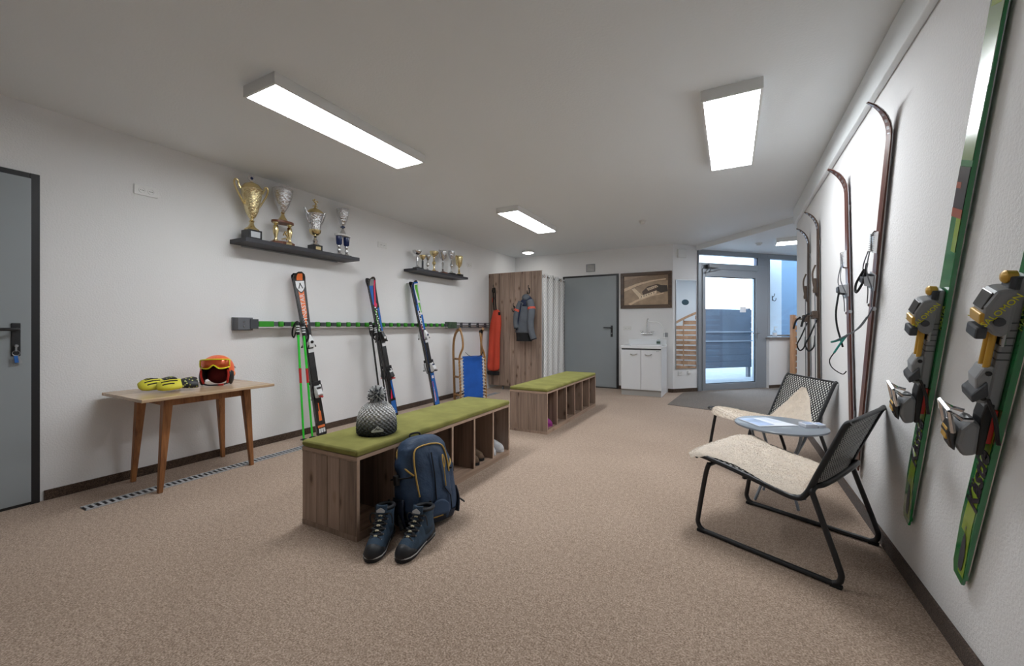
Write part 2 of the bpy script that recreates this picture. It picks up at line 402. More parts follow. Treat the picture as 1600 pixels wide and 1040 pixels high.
def smooth_path(pts, n=6, closed=False):
    P = [Vector(p) for p in pts]; m = len(P); out = []
    for i in range(m if closed else m-1):
        p0 = P[(i-1) % m] if closed or i > 0 else P[i]; p1 = P[i]; p2 = P[(i+1) % m]; p3 = P[(i+2) % m] if closed or i < m-2 else P[(i+1) % m]
        for k in range(n):
            t = k/n; out.append(.5*((2*p1)+(p2-p0)*t+(2*p0-5*p1+4*p2-p3)*t*t+(3*p1-p0-3*p2+p3)*t**3))
    if not closed: out.append(P[-1])
    return out
def lerp(a, b, t): return a+(b-a)*t
def interp(tab, x):
    if x <= tab[0][0]: return tab[0][1]
    for (a, p), (b, q) in zip(tab, tab[1:]):
        if x <= b: return lerp(p, q, (x-a)/(b-a))
    return tab[-1][1]
# ================================================================== STRUCTURE
A0 = (-.9, 7.65)                               # where the slanted entrance front starts
def P45(a, d=0.0): return (A0[0]+a/R2-d/R2, A0[1]+a/R2+d/R2)   # a along the front, d outwards
BEAM = [(-.545, 8.005), (.78, 6.45)]
fl = MB().prism([(XL-.1, YF-.1), (XR+.1, YF-.1), (XR+.1, 6.0), (3.0, 6.0), (3.0, 11.55), P45(5.5, .06), P45(0, .06), (A0[0], YB+.1), (XL-.1, YB+.1)], -.1, 0)
struct(fl.build('floor', M_CARPET))
mt = MB().prism([(-.83, 6.43), (-.24, 6.27), (.70, 6.10), (2.85, 6.10), (2.85, 11.0), P45(5.0, -.12), P45(2.0, -.12), P45(2.0, -.035), P45(.35, -.035), (-.74, 7.72)], .0, .006)
tag(mt.build('entrance_mat', M_MATC), 'dark grey brown carpet mat in front of the glass entrance door', 'mat')
struct(MB().box(XL-.12, XL, YF-.1, YB+.12, 0, HC).build('wall_left', M_WALL))
struct(MB().box(XL, A0[0], YB, YB+.12, 0, HC).build('wall_back', M_WALL))
struct(MB().box(XR, XR+.12, YF-.1, 6.07, 0, HC).build('wall_right', M_WALL))
struct(MB().box(XL, XR, YF-.12, YF, 0, HC).build('wall_front', M_WALL))
struct(MB().box(0, .515, 0, .12, 0, HC).build('wall_pillar', M_WALL, loc=(*A0, 0), rz=PI/4))
struct(MB().box(XR+.12, 3.0, 5.95, 6.07, 0, HC).build('wall_nook_front', M_WALL))
struct(MB().box(2.9, 3.0, 6.07, 11.5, 0, HC).build('wall_nook_side', M_WALL))
struct(MB().box(3.1, 5.45, 0, .12, 0, HC).build('wall_nook_back', M_WALL, loc=(*A0, 0), rz=PI/4))
struct(MB().prism([(XL-.1, YF-.1), (XR+.12, YF-.1), (XR+.12, 6.5), BEAM[1], BEAM[0], P45(.5, .1), (A0[0], YB+.12), (XL-.1, YB+.12)], HC, HC+.1).build('ceiling', M_CEIL))
struct(MB().prism([BEAM[0], BEAM[1], (XR+.1, 6.06), (3.0, 5.95), (3.0, 11.6), P45(5.5, .1), P45(.5, .1)], 2.53, 2.7).build('ceiling_nook', M_CEIL))
bd = (Vector((*BEAM[1], 0))-Vector((*BEAM[0], 0))); bl = bd.length; ba = math.atan2(bd.y, bd.x)
struct(MB().box(0, bl, -.012, .05, 2.515, 2.60).build('trim_1', M_CEIL, loc=(*BEAM[0], 0), rz=ba))
tr = MB().box(XR-.035, XR-.001, YF, 6.06, 2.405, HC-.004)
struct(tr.build('trim_2', M_CEIL, bevel=.006))
struct(MB().box(XL, XL+.012, .93, 6.5, 0, .065).build('baseboard_left', M_BASEB))
struct(MB().box(XR-.012, XR, YF, 6.07, 0, .075).build('baseboard_right', M_BASEB))
struct(MB().box(-1.84, -1.66, YB-.012, YB, 0, .065).box(-.98, A0[0], YB-.012, YB, 0, .065).build('baseboard_back', M_BASEB))
struct(MB().box(0, .51, -.012, 0, 0, .065).build('baseboard_pillar', M_BASEB, loc=(*A0, 0), rz=PI/4))

# ------------------------------------------------------------------ grey steel doors
def lever(parent, M, s=1, keys=False):
    mb = MB().box(-.02, .02, 0, .008, -.12, .09)
    mb.build('handle_plate', M_BLACK, parent, bevel=.004).matrix_local = M
    hb = MB().tube(smooth_path([(0, .005, .05), (0, .05, .05), (-.02*s, .06, .05), (-.14*s, .055, .05)], 4), .01, 8)
    hb.build('handle_lever', M_BLACK, parent, smooth=True).matrix_local = M
    MB().lathe([(.009, 0), (.009, .012)], 12, M=Matrix.Translation((0, .008, -.055)) @ Matrix.Rotation(-PI/2, 4, 'X')).build('lock_cylinder', M_STEEL, parent).matrix_local = M
def steel_door(name, wdt, hgt, M, hinge):
    d = bpy.data.objects.new(name, None); COL.objects.link(d); d.matrix_local = M; struct(d)
    fw = .045
    MB().box(0, fw, 0, .022, 0, hgt).box(wdt-fw, wdt, 0, .022, 0, hgt).box(fw, wdt-fw, 0, .022, hgt-fw, hgt).box(fw, wdt-fw, 0, .016, 0, .018).build('door_frame', M_BLACK, d, bevel=.003)
    MB().box(fw-.006, wdt-fw+.006, .004, .026, .02, hgt-fw+.01).build('door_leaf', M_DOOR, d, bevel=.002)
    return d
# wall-mounted frames: local x along wall, y out of the wall
d1 = steel_door('door_1', 1.0, 2.145, frame((XL+.001, .908, 0), (0, -1, 0), (1, 0, 0), (0, 0, 1)), 0)
lever(d1, Matrix.Translation((.105, .026, 1.085)), -1)
ky = MB().tube([(math.cos(a)*.016, 0, math.sin(a)*.016) for a in [2*PI*k/14 for k in range(14)]], .0015, 5, closed=True)
kr = thing('key_ring', 'keys with a blue tag hanging from the lock of the left grey door', 'keys', M=frame((XL+.052, .80, .985), (0, -1, 0), (1, 0, 0), (0, 0, 1)))
ky.build('ring', M_STEEL, kr)
MB().box(-.004, .004, .0, .004, .012, .05).build('key', M_STEEL, kr)
MB().prism([(-.012, -.06), (.006, -.062), (.01, -.018), (-.006, -.016)], -.004, .002, 'xz').build('key_tag', M_SKIBLU, kr, bevel=.001)
MB().prism([(-.028, -.062), (-.014, -.07), (-.004, -.02), (-.012, -.016)], -.010, -.006, 'xz').build('key_tag', M_STEEL, kr)
d2 = steel_door('door_2', 1.10, 2.14, frame((-1.842, YB-.001, 0), (-1, 0, 0), (0, -1, 0), (0, 0, 1)), 0)
lever(d2, Matrix.Translation((.125, .026, 1.085)), -1)
for z in (1.85, .25): MB().lathe([(.012, -.06), (.012, .06)], 10, (1.085, .03, z)).build('hinge', M_STEEL, d2, smooth=True)

# ------------------------------------------------------------------ glass entrance front (local x along, y outwards)
def e45(name): 
    o = bpy.data.objects.new(name, None); COL.objects.link(o); o.location = (*A0, 0); o.rotation_euler = (0, 0, PI/4); return struct(o)
dr = e45('door_3')
MB().box(.515, .59, -.03, .05, 0, 2.30).box(1.865, 2.10, -.03, .05, 0, 2.30).box(.59, 1.865, -.03, .05, 2.19, 2.30).build('door_frame', M_ALU, dr, bevel=.004)
lf = MB().box(.593, .66, -.045, .03, .012, 2.187).box(1.80, 1.862, -.045, .03, .012, 2.187).box(.66, 1.80, -.045, .03, 2.055, 2.187).box(.66, 1.80, -.045, .03, .012, .125)
leaf = lf.build('door_leaf', M_ALU, dr, bevel=.004)
MB().box(.66, 1.80, -.01, .0, .125, 2.055).build('door_pane', M_GLASS, dr)
sl = MB().box(.66, 1.80, -.028, -.016, .125, .137).box(.66, 1.80, -.028, -.016, 2.043, 2.055).box(.66, .672, -.028, -.016, .125, 2.055).box(1.788, 1.80, -.028, -.016, .125, 2.055)
sl.build('gasket', M_BLACKP, dr)
MB().box(.68, .90, -.10, -.046, 2.205, 2.26).build('closer_body', M_LGREY, dr, bevel=.006)
MB().box(.66, .69, -.105, -.04, 2.20, 2.265).build('closer_cap', M_DGREY, dr, bevel=.004)
MB().tube([(.74, -.08, 2.2), (.66, -.13, 2.12), (.70, -.1, 2.13), (.98, -.09, 2.19)], .009, 6).build('closer_arm', M_STEEL, dr)
MB().box(1.822, 1.845, -.056, -.045, .93, 1.12).build('handle_plate', M_STEEL, dr, bevel=.004)
MB().tube(smooth_path([(1.833, -.05, 1.035), (1.833, -.10, 1.035), (1.80, -.105, 1.035), (1.66, -.10, 1.035)], 4), .010, 8).build('handle_lever', M_STEEL, dr, smooth=True)
MB().box(1.46, 1.60, -.014, -.011, 1.42, 1.52).build('door_sticker', M_PAPER, dr)
w1 = e45('window_1')
MB().box(.515, 2.10, -.03, .05, 2.44, 2.53).box(.515, .535, -.03, .05, 2.30, 2.44).box(1.87, 2.10, -.03, .05, 2.30, 2.44).build('window_frame', M_ALU, w1, bevel=.004)
MB().box(.535, 1.87, .0, .008, 2.30, 2.44).build('window_pane', M_GLASS, w1)
MB().box(1.845, 1.87, -.02, .04, 2.30, 2.44).build('gasket', M_SKINAV, w1)
w2 = e45('window_2')
MB().box(2.10, 3.1, -.03, .05, 2.44, 2.53).box(2.10, 2.165, -.03, .05, .97, 2.44).box(3.04, 3.1, -.03, .05, .97, 2.44).box(2.165, 3.04, -.03, .05, .97, 1.0).build('window_frame', M_ALU, w2, bevel=.004)
MB().box(2.165, 3.04, .0, .008, 1.0, 2.44).build('window_pane', M_GLASS, w2)
MB().box(2.05, 3.08, -.13, .06, .925, .955).build('window_sill', M_STONE, w2, bevel=.004)
struct(MB().box(2.07, 3.1, -.09, .05, 0, .925).build('wall_parapet', M_WALL, loc=(*A0, 0), rz=PI/4))
struct(MB().box(2.06, 2.5, -.102, -.09, 0, .06).build('baseboard_parapet', M_BASEB, loc=(*A0, 0), rz=PI/4))

# ------------------------------------------------------------------ outside
struct(MB().box(-3, 8, .12, 9, -.12, -.03).build('ground_outside', M_CONC, loc=(*A0, 0), rz=PI/4))
fe = thing('board_gate', 'blue grey board gate standing outside the glass entrance door', 'gate', (*A0, -.03), PI/4)
z = .24
for i in range(9): MB().box(1.3, 3.42, 1.55, 1.58, z, z+.147).build('board', M_OPLANK, fe); z += .15
MB().box(1.31, 3.41, 1.58, 1.59, .25, 1.58).build('backing_sheet', M_GREYM, fe)
for x in (1.28, 3.36): MB().box(x, x+.07, 1.59, 1.66, 0, 1.62).build('post', M_GREYM, fe)
for zz in (.84, 1.05): MB().box(1.3, 3.42, 1.525, 1.55, zz, zz+.03).build('rail', M_ALU, fe)
struct(MB().box(2.7, 3.08, .5, .8, -.03, 3.2).build('wall_outside_pier', M_OWALL, loc=(*A0, 0), rz=PI/4))
struct(MB().box(3.5, 6.5, 1.2, 1.4, -.03, 3.2).build('wall_outside_blue', M_OBLUE, loc=(*A0, 0), rz=PI/4))
dm = MB().box(.75, 1.75, .16, .55, -.03, -.012)
tag(dm.build('rubber_doormat', M_RUB, loc=(*A0, 0), rz=PI/4), 'black ribbed rubber doormat outside the glass door', 'mat')
def coat_hook(name, label, M, group=None):
    h = thing(name, label, 'hook', M=M, group=group)
    MB().box(-.012, .012, 0, .006, -.05, .05).build('plate', M_BLACK, h, bevel=.003)
    MB().tube(smooth_path([(0, .004, .02), (0, .03, .035), (0, .05, .07), (-.012, .062, .095)], 4), .006, 6).build('upper_prong', M_BLACK, h, smooth=True)
    MB().tube(smooth_path([(0, .004, -.02), (0, .03, -.05), (0, .06, -.055), (.008, .075, -.025), (.01, .072, .0)], 4), .007, 6).build('lower_prong', M_BLACK, h, smooth=True)
    return h
p = P45(2.83, .498); coat_hook('wall_hook', 'black hook on the white pier seen through the side window', frame((p[0], p[1], 1.74), (1, 1, 0), (1, -1, 0), (0, 0, 1)))
def screen(name, label, M, L, z0, z1, n=9):
    s = thing(name, label, 'screen', M=M)
    top = lambda x: z0+(z1-z0)*math.sin(min(1, max(0, x/L))*PI/2)
    MB().box(0, .07, -.02, .05, 0, z0+.10).build('post', M_FENCEP, s, bevel=.01)
    MB().box(L-.06, L, -.02, .05, 0, z1).build('post', M_FENCEP, s, bevel=.006)
    xs = [.07+(L-.13)*k/10 for k in range(11)]
    poly = [(x, top(x)) for x in xs]+[(x, top(x)-.055) for x in reversed(xs)]
    MB().prism(poly, -.025, .045, 'xz').build('arched_top_rail', M_FENCEP, s)
    hs = .115; k = 0; zz = .05
    while zz < z1-.1:
        xa = .07
        while top(xa)-.06 < zz+.10 and xa < L-.1: xa += .02
        if xa < L-.15:
            seg = MB()
            def fn(u, v, zz=zz, xa=xa, k=k):
                x = lerp(xa, L-.06, u); return (x, .012+.014*math.sin(x*PI/.16+(k % 2)*PI), zz+v*.085)
            seg.grid(fn, 24, 1); o = seg.build('slat', M_FENCE, s, solid=.008)
        zz += hs; k += 1
    for x in (.07+(L-.13)/3, .07+2*(L-.13)/3): MB().box(x-.012, x+.012, .004, .022, .05, top(x)-.05).build('batten', M_FENCEP, s)
p = P45(2.45, -.24); screen('wooden_lattice_screen', 'woven wooden slat screen with arched top beside the white parapet', frame((p[0], p[1], .006), (1, 1, 0), (-1, 1, 0), (0, 0, 1)), 1.4, 1.27, 1.72)
screen('wooden_lattice_screen', 'arched wooden slat screen seen only as reflection in the narrow wall mirror', frame((1.65, 7.12, .006), (0, 1, 0), (1, 0, 0), (0, 0, 1)), 1.25, 1.1, 1.6)

# ------------------------------------------------------------------ lamps
def panel_lamp(label, x0, x1, y0, y1, zc, rot=0, org=None):
    cx, cy = (x0+x1)/2, (y0+y1)/2
    t = thing('ceiling_panel_lamp', label, 'lamp', (cx, cy, zc) if not org else org, rot, 'flat rectangular ceiling lamps')
    a, b, h = (x1-x0)/2, (y1-y0)/2, .068
    fr = .014
    MB().box(-a, a, -b, -b+fr, -h, -.001).box(-a, a, b-fr, b, -h, -.001).box(-a, -a+fr, -b+fr, b-fr, -h, -.001).box(a-fr, a, -b+fr, b-fr, -h, -.001).build('housing', M_WPLAST, t)
    MB().box(-a+fr, a-fr, -b+fr, b-fr, -h+.006, -h+.012).build('diffuser', M_PANEL, t)
panel_lamp('long white rectangular ceiling lamp nearest the camera on the left', -2.59, -2.28, 1.41, 2.70, HC)
panel_lamp('white rectangular ceiling lamp on the right above the two chairs', -.165, .165, 2.77, 4.05, HC)
panel_lamp('white rectangular ceiling lamp farther back above the rear bench', -2.53, -2.23, 4.32, 5.55, HC)
panel_lamp('white rectangular ceiling lamp in the entrance nook beyond the beam', .62, 1.85, 7.55, 7.88, 2.53)
rl = thing('round_ceiling_lamp', 'small round ceiling lamp in the corner above the changing cubicle', 'lamp', (-3.44, 7.08, HC))
MB().lathe([(.10, -.03), (.115, -.03), (.118, 0), (.10, 0)], 28).build('rim', M_WPLAST, rl, smooth=True)
MB().lathe([(0, -.048), (.06, -.045), (.1, -.03), (.1, -.028), (0, -.028)], 28).build('diffuser', M_ROUNDL, rl, smooth=True)
def smoke(label, loc):
    t = thing('smoke_detector', label, 'detector', loc)
    MB().lathe([(.052, 0), (.052, -.016), (.046, -.02), (0, -.02)], 22).build('base', M_WPLAST, t, smooth=True)
    MB().lathe([(.034, -.02), (.036, -.036), (.024, -.045), (0, -.046)], 22).build('sensor_cap', M_WPLAST, t, smooth=True)
smoke('small white smoke detector on the main ceiling', (-1.07, 5.78, HC))
smoke('white smoke detector on the nook ceiling beside the lamp', (.40, 7.86, 2.53))

# ------------------------------------------------------------------ sockets, vent, boxes
def socket(label, M, n=2, kind='socket', plate=(.15, .075), pm=None):
    t = thing('wall_socket', label, kind, M=M)
    a, b = plate[0]/2, plate[1]/2
    MB().box(-a, a, 0, .009, -b, b).build('cover_plate', pm or M_WPLAST, t, bevel=.003)
    for i in range(n):
        x = (i-(n-1)/2)*.055
        o = MB().lathe([(.0, .0015), (.017, .0015), (.017, .0), (.021, .0), (.021, .004), (.019, .004), (.018, .002), (0, .002)], 18, M=Matrix.Translation((x, .009, 0)) @ Matrix.Rotation(-PI/2, 4, 'X')).build('outlet', M_WPLAST, t)
        h = MB()
        for dx in (-.009, 0, .009): h.box(x+dx-.0022, x+dx+.0022, .0105, .0122, -.0022, .0022)
        h.build('contact_hole', M_BLACKP, t)
LW = lambda y, z: frame((XL+.001, y, z), (0, -1, 0), (1, 0, 0), (0, 0, 1))
BW = lambda x, z: frame((x, YB-.001, z), (-1, 0, 0), (0, -1, 0), (0, 0, 1))
DW = lambda a, z: frame((*P45(a, -.001), z), (-1, -1, 0), (1, -1, 0), (0, 0, 1))
socket('white double socket high on the left wall above the small table', LW(1.467, 2.205), 2)
socket('white double socket high on the left wall between the trophy shelves', LW(3.915, 2.215), 2)
socket('white double socket right of the small trophy shelf', LW(5.93, 2.225), 2)
socket('white double socket beside the grey door left of the sink', BW(-1.685, 1.127), 2)
socket('small grey switch box on the wall right of the tap', BW(-1.02, 1.01), 0, plate=(.075, .075), kind='switch', pm=M_LGREY)
socket('white single socket directly under the mirror', DW(.15, .34), 1, plate=(.085, .08))
MB().lathe([(.035, 0), (.035, .02), (.015, .03), (0, .03)], 14, M=DW(.33, .345) @ Matrix.Rotation(-PI/2, 4, 'X')).build('plug', M_WPLAST)
o = bpy.data.objects['plug']; o.name = 'night_light_plug'; tag(o, 'round white plug on the pillar beside the single socket', 'plug')
bx = thing('wall_box', 'white detector box high on the pillar above the mirror', 'box', M=DW(.17, 2.44))
MB().box(-.085, .085, 0, .04, -.075, .075).build('housing', M_WPLAST, bx, bevel=.006)
MB().box(-.07, .07, .04, .044, -.06, .06).build('front_cover', M_WPLAST, bx, bevel=.003)
vt = thing('vent_grille', 'small grey louvred vent above the rear grey door', 'vent', M=BW(-2.38, 2.28))
MB().box(-.088, .088, 0, .012, -.075, -.06).box(-.088, .088, 0, .012, .06, .075).box(-.088, -.072, 0, .012, -.06, .06).box(.072, .088, 0, .012, -.06, .06).build('vent_frame', M_LGREY, vt, bevel=.002)
MB().box(-.072, .072, 0, .002, -.06, .06).build('backing', M_LGREY, vt)
sm_ = MB().box(-.072, .072, -.008, .002, -.001, .001, Matrix.Rotation(.7, 4, 'X')).mesh('slat', M_WPLAST)
for k in range(8): obj('slat', sm_, vt, Matrix.Translation((0, .009, -.052+k*.015)))

# ------------------------------------------------------------------ mirror
mi = thing('wall_mirror', 'tall narrow mirror with a dark oval sticker on the pillar', 'mirror', M=DW(.27, 1.195))
MB().box(-.212, .212, 0, .010, -.78, .78).build('mirror_glass', M_MIRROR, mi)
MB().box(-.218, .218, .0, .013, .78, .786).box(-.218, .218, .0, .013, -.786, -.78).box(-.218, -.212, 0, .013, -.786, .786).box(.212, .218, 0, .013, -.786, .786).build('mirror_rim', M_STEEL, mi)
MB().prism([(.075*math.cos(2*PI*k/28)+.02, .05*math.sin(2*PI*k/28)+.39) for k in range(28)], .0102, .0112, 'xz').build('oval_sticker', M_OVAL, mi)

# ------------------------------------------------------------------ framed photograph
pc = thing('framed_photograph', 'brown framed sepia aerial photograph of a building above the sink', 'picture', M=frame((-1.36, YB-.001, 1.81), (1, 0, 0), (0, -1, 0), (0, 0, 1)))
a, b, fwd = .445, .325, .062
for i, (pl, nm) in enumerate((([(-a, b), (a, b), (a-fwd, b-fwd), (-a+fwd, b-fwd)], 't'), ([(-a, -b), (-a+fwd, -b+fwd), (a-fwd, -b+fwd), (a, -b)], 'b'), ([(-a, -b), (-a, b), (-a+fwd, b-fwd), (-a+fwd, -b+fwd)], 'l'), ([(a, -b), (a-fwd, -b+fwd), (a-fwd, b-fwd), (a, b)], 'r'))):
    MB().prism(pl, 0, .03, 'xz').build('frame_moulding', M_PICF, pc, bevel=.006)
def sepia(n, c, v=.18, s=9): return mat(n, scl(c, 1.45), .35, var=v, vscale=s)
pa, pb = a-fwd+.004, b-fwd+.004
ph = MB().box(-pa, pa, .004, .010, -pb, pb).build('photo_print', sepia('sepia_ground', C(150, 128, 104)), pc)
def flat(pts, c, nm, d=.0105, v=.12): MB().prism([(x*2*pa-pa, pb-y*2*pb) for x, y in pts], .009, d, 'xz').build(nm, sepia(nm+str(c), c, v, 30), ph)
flat([(0, .15), (.35, .05), (.62, .0), (1, 0), (1, .2), (.6, .22), (.3, .38), (0, .5)], C(120, 99, 78), 'printed_hill')
flat([(.0, .42), (.3, .26), (.62, .17), (.95, .13), (.95, .17), (.62, .22), (.32, .34), (.0, .53)], C(190, 168, 140), 'printed_road', .0107)
flat([(.1, .95), (.28, .82), (.62, .66), (.9, .6), (.9, .63), (.62, .71), (.3, .88), (.16, 1.)], C(196, 174, 146), 'printed_road', .0107)
flat([(.18, .45), (.25, .42), (.42, .66), (.34, .72)], C(200, 182, 156), 'printed_roof', .0109)
flat([(.34, .72), (.42, .66), (.74, .52), (.74, .62), (.45, .77), (.36, .8)], C(206, 188, 162), 'printed_facade', .0109)
flat([(.42, .55), (.54, .38), (.76, .3), (.9, .38), (.74, .52), (.44, .66)], C(72, 54, 42), 'printed_roof', .0111)
flat([(.52, .44), (.74, .34), (.78, .4), (.56, .52)], C(186, 166, 140), 'printed_facade', .0113)
flat([(.76, .34), (.97, .36), (.99, .56), (.84, .6), (.74, .52)], C(52, 42, 34), 'printed_trees', .0112)
for k in range(6): flat([(.4+k*.055, .70-k*.025), (.415+k*.055, .69-k*.025), (.415+k*.055, .73-k*.025), (.4+k*.055, .745-k*.025)], C(66, 50, 40), 'printed_window', .0114)
for k in range(5): flat([(.57+k*.04, .45-k*.018), (.585+k*.04, .44-k*.018), (.585+k*.04, .475-k*.018), (.57+k*.04, .485-k*.018)], C(60, 46, 36), 'printed_window', .0116)

# ------------------------------------------------------------------ sink unit
sk = thing('sink_cabinet', 'white two-door sink cabinet with wash basin under the picture', 'cabinet', (-1.655, 7.02, 0))
W, D, HT = .655, .62, .835
MB().box(0, W-.0085, .02, D, .10, .79).build('body', M_WHITE, sk)
MB().box(0, W-.005, .035, D, 0, .10).build('plinth', mat('grey_plinth', C(170, 168, 164), .4), sk)
MB().box(W-.008, W, 0, D, 0, .79).build('side_panel', M_WHITE, sk)
for i in range(2):
    x0 = .003+i*W/2; dd = MB().box(x0, x0+W/2-.006, 0, .018, .105, .765).build('cabinet_door', M_WHITE, sk, bevel=.002)
    xc = x0+W/4+(.045 if i == 0 else -.045)
    MB().tube(smooth_path([(xc-.055, .0, .70), (xc-.05, -.02, .695), (xc, -.028, .682), (xc+.05, -.02, .695), (xc+.055, .0, .70)], 4), .0055, 6).build('door_handle', M_CHROME, dd, smooth=True)
MB().box(.012, W-.012, .012, .02, .768, .79).build('shadow_gap', M_DGREY, sk)
bs = MB()
rim = lambda z, i: [(i, -.01+i, z), (W-i, -.01+i, z), (W-i, D-.12, z), (i, D-.12, z)]
bs.loft([[Vector(q) for q in [(-.004, -.012, .79), (W+.004, -.012, .79), (W+.004, D-.004, .79), (-.004, D-.004, .79)]],
         [Vector(q) for q in [(-.004, -.012, HT), (W+.004, -.012, HT), (W+.004, D-.004, HT), (-.004, D-.004, HT)]],
         [Vector(q) for q in [(.05, .05, HT), (W-.05, .05, HT), (W-.05, D-.13, HT), (.05, D-.13, HT)]],
         [Vector(q) for q in [(.09, .09, HT-.03), (W-.09, .09, HT-.03), (W-.09, D-.17, HT-.03), (.09, D-.17, HT-.03)]]])
bs.build('wash_basin', M_CERAM, sk, bevel=.008)
MB().box(0, W, D-.025, D-.004, HT-.005, HT+.09).build('splash_back', M_CERAM, sk, bevel=.006)
MB().box(W-.085, W-.035, -.0008, .001, .742, .750).build('maker_mark', M_LGREY, sk)
tp = thing('wall_tap', 'chrome two-handle wall tap with tall bent spout above the basin', 'tap', M=frame((-1.327, YB-.001, 1.035), (1, 0, 0), (0, -1, 0), (0, 0, 1)))
MB().tube([(-.10, .05, 0), (.10, .05, 0)], .016, 12).build('mixer_body', M_CHROME, tp, smooth=True)
for sx in (-1, 1):
    MB().tube([(sx*.075, .0, 0), (sx*.075, .05, 0)], .014, 10).build('wall_inlet', M_CHROME, tp, smooth=True)
    MB().tube([(sx*.09, .05, 0), (sx*.09, .055, .03)], .011, 8).tube([(sx*.06, .055, .035), (sx*.125, .055, .035)], .009, 8).build('tap_handle', M_CHROME, tp, smooth=True)
MB().tube(smooth_path([(0, .05, .01), (0, .055, .18), (.005, .06, .235), (.02, .09, .262), (.03, .14, .25), (.032, .16, .21)], 5), .010, 10).build('spout', M_CHROME, tp, smooth=True)
ho = MB().tube(smooth_path([(-1.03, YB-.12, .95), (-1.04, YB-.06, 1.06), (-1.10, YB-.04, 1.20), (-1.2, YB-.06, 1.24), (-1.285, YB-.12, 1.24)], 6), .007, 8)
tag(ho.build('white_hose', M_WPLAST, smooth=True), 'thin white hose curving from tap spout down the wall', 'hose')
sp = thing('soap_dispenser', 'small clear soap bottle with white pump on the basin edge', 'bottle', (-1.125, 7.54, HT+.001))
MB().lathe([(.03, 0), (.033, .01), (.033, .07), (.02, .09), (.012, .095)], 16).build('bottle', M_CLEAR, sp, smooth=True)
MB().lathe([(.014, .093), (.014, .11), (.005, .112), (.005, .14), (.012, .14), (.012, .15), (0, .15)], 12).tube([(0, 0, .145), (.04, -.02, .14)], .005, 6).build('pump', M_WPLAST, sp, smooth=True)
MB().lathe([(.0335, .02), (.0335, .06)], 16).build('label_print', mat('soap_label', C(70, 90, 80), .5), sp)
p = P45(2.25, -.05); sb = thing('sanitizer_bottle', 'clear sanitizer bottle standing on the stone window sill', 'bottle', (p[0], p[1], .955))
MB().lathe([(.035, 0), (.038, .01), (.038, .10), (.018, .13), (.014, .135)], 16).build('bottle', M_CLEAR, sb, smooth=True)
MB().lathe([(.016, .133), (.016, .15), (.006, .152), (.006, .19), (.012, .19), (.012, .2), (0, .2)], 12).tube([(0, 0, .195), (.04, -.03, .19)], .005, 6).build('pump', M_WPLAST, sb, smooth=True)
MB().lathe([(.0385, .025), (.0385, .085)], 16).build('label_print', M_PAPER, sb)

# ------------------------------------------------------------------ drain channel in the floor
dg = thing('floor_drain', 'steel slotted drain channel in the carpet along the left wall', 'drain', (-3.60, 1.0, 0))
LEN = 5.2
MB().box(-.046, .046, 0, LEN, .0005, .002).build('channel_bed', M_BLACKP, dg)
MB().box(-.046, -.040, 0, LEN, .0, .008).box(.040, .046, 0, LEN, 0, .008).build('channel_edge', M_DRAIN, dg)
ms = MB().box(-.040, .040, -.007, .007, .002, .0075).mesh('grate_bar', M_DRAIN)
for k in range(int(LEN/.034)): obj('grate_bar', ms, dg, Matrix.Translation((0, .017+k*.034, 0)))

# ------------------------------------------------------------------ small oak table
tb = thing('side_table', 'light wooden table with splayed tapered legs against the left wall', 'table', (-3.68, 1.64, 0))
TZ = .68
MB().prism([(-.30, -.44), (.345, -.445), (.335, .43), (-.315, .44)], TZ-.022, TZ).build('table_top', M_OAKTOP, tb, bevel=.004)
feet = [(-.24, -.285), (.19, -.29), (-.29, .35), (.155, .345)]; tops = [(-.15, -.27), (.22, -.26), (-.18, .27), (.20, .27)]
for (fx, fy), (tx, ty) in zip(feet, tops):
    rg = []
    for (x, y, z, h) in ((fx, fy, 0, .014), (tx, ty, TZ-.023, .028)):
        rg.append([Vector((x-h, y-h, z)), Vector((x+h, y-h, z)), Vector((x+h, y+h, z)), Vector((x-h, y+h, z))])
    MB().loft(rg).build('leg', M_OAK, tb, bevel=.004)
MB().box(.175, .195, -.24, .25, TZ-.085, TZ-.023).build('apron', M_OAK, tb)
MB().box(-.16, -.14, -.24, .25, TZ-.085, TZ-.023).build('apron', M_OAK, tb)
MB().box(-.14, .175, -.25, -.23, TZ-.085, TZ-.023).build('apron', M_OAK, tb)
MB().box(-.14, .175, .23, .25, TZ-.085, TZ-.023).build('apron', M_OAK, tb)

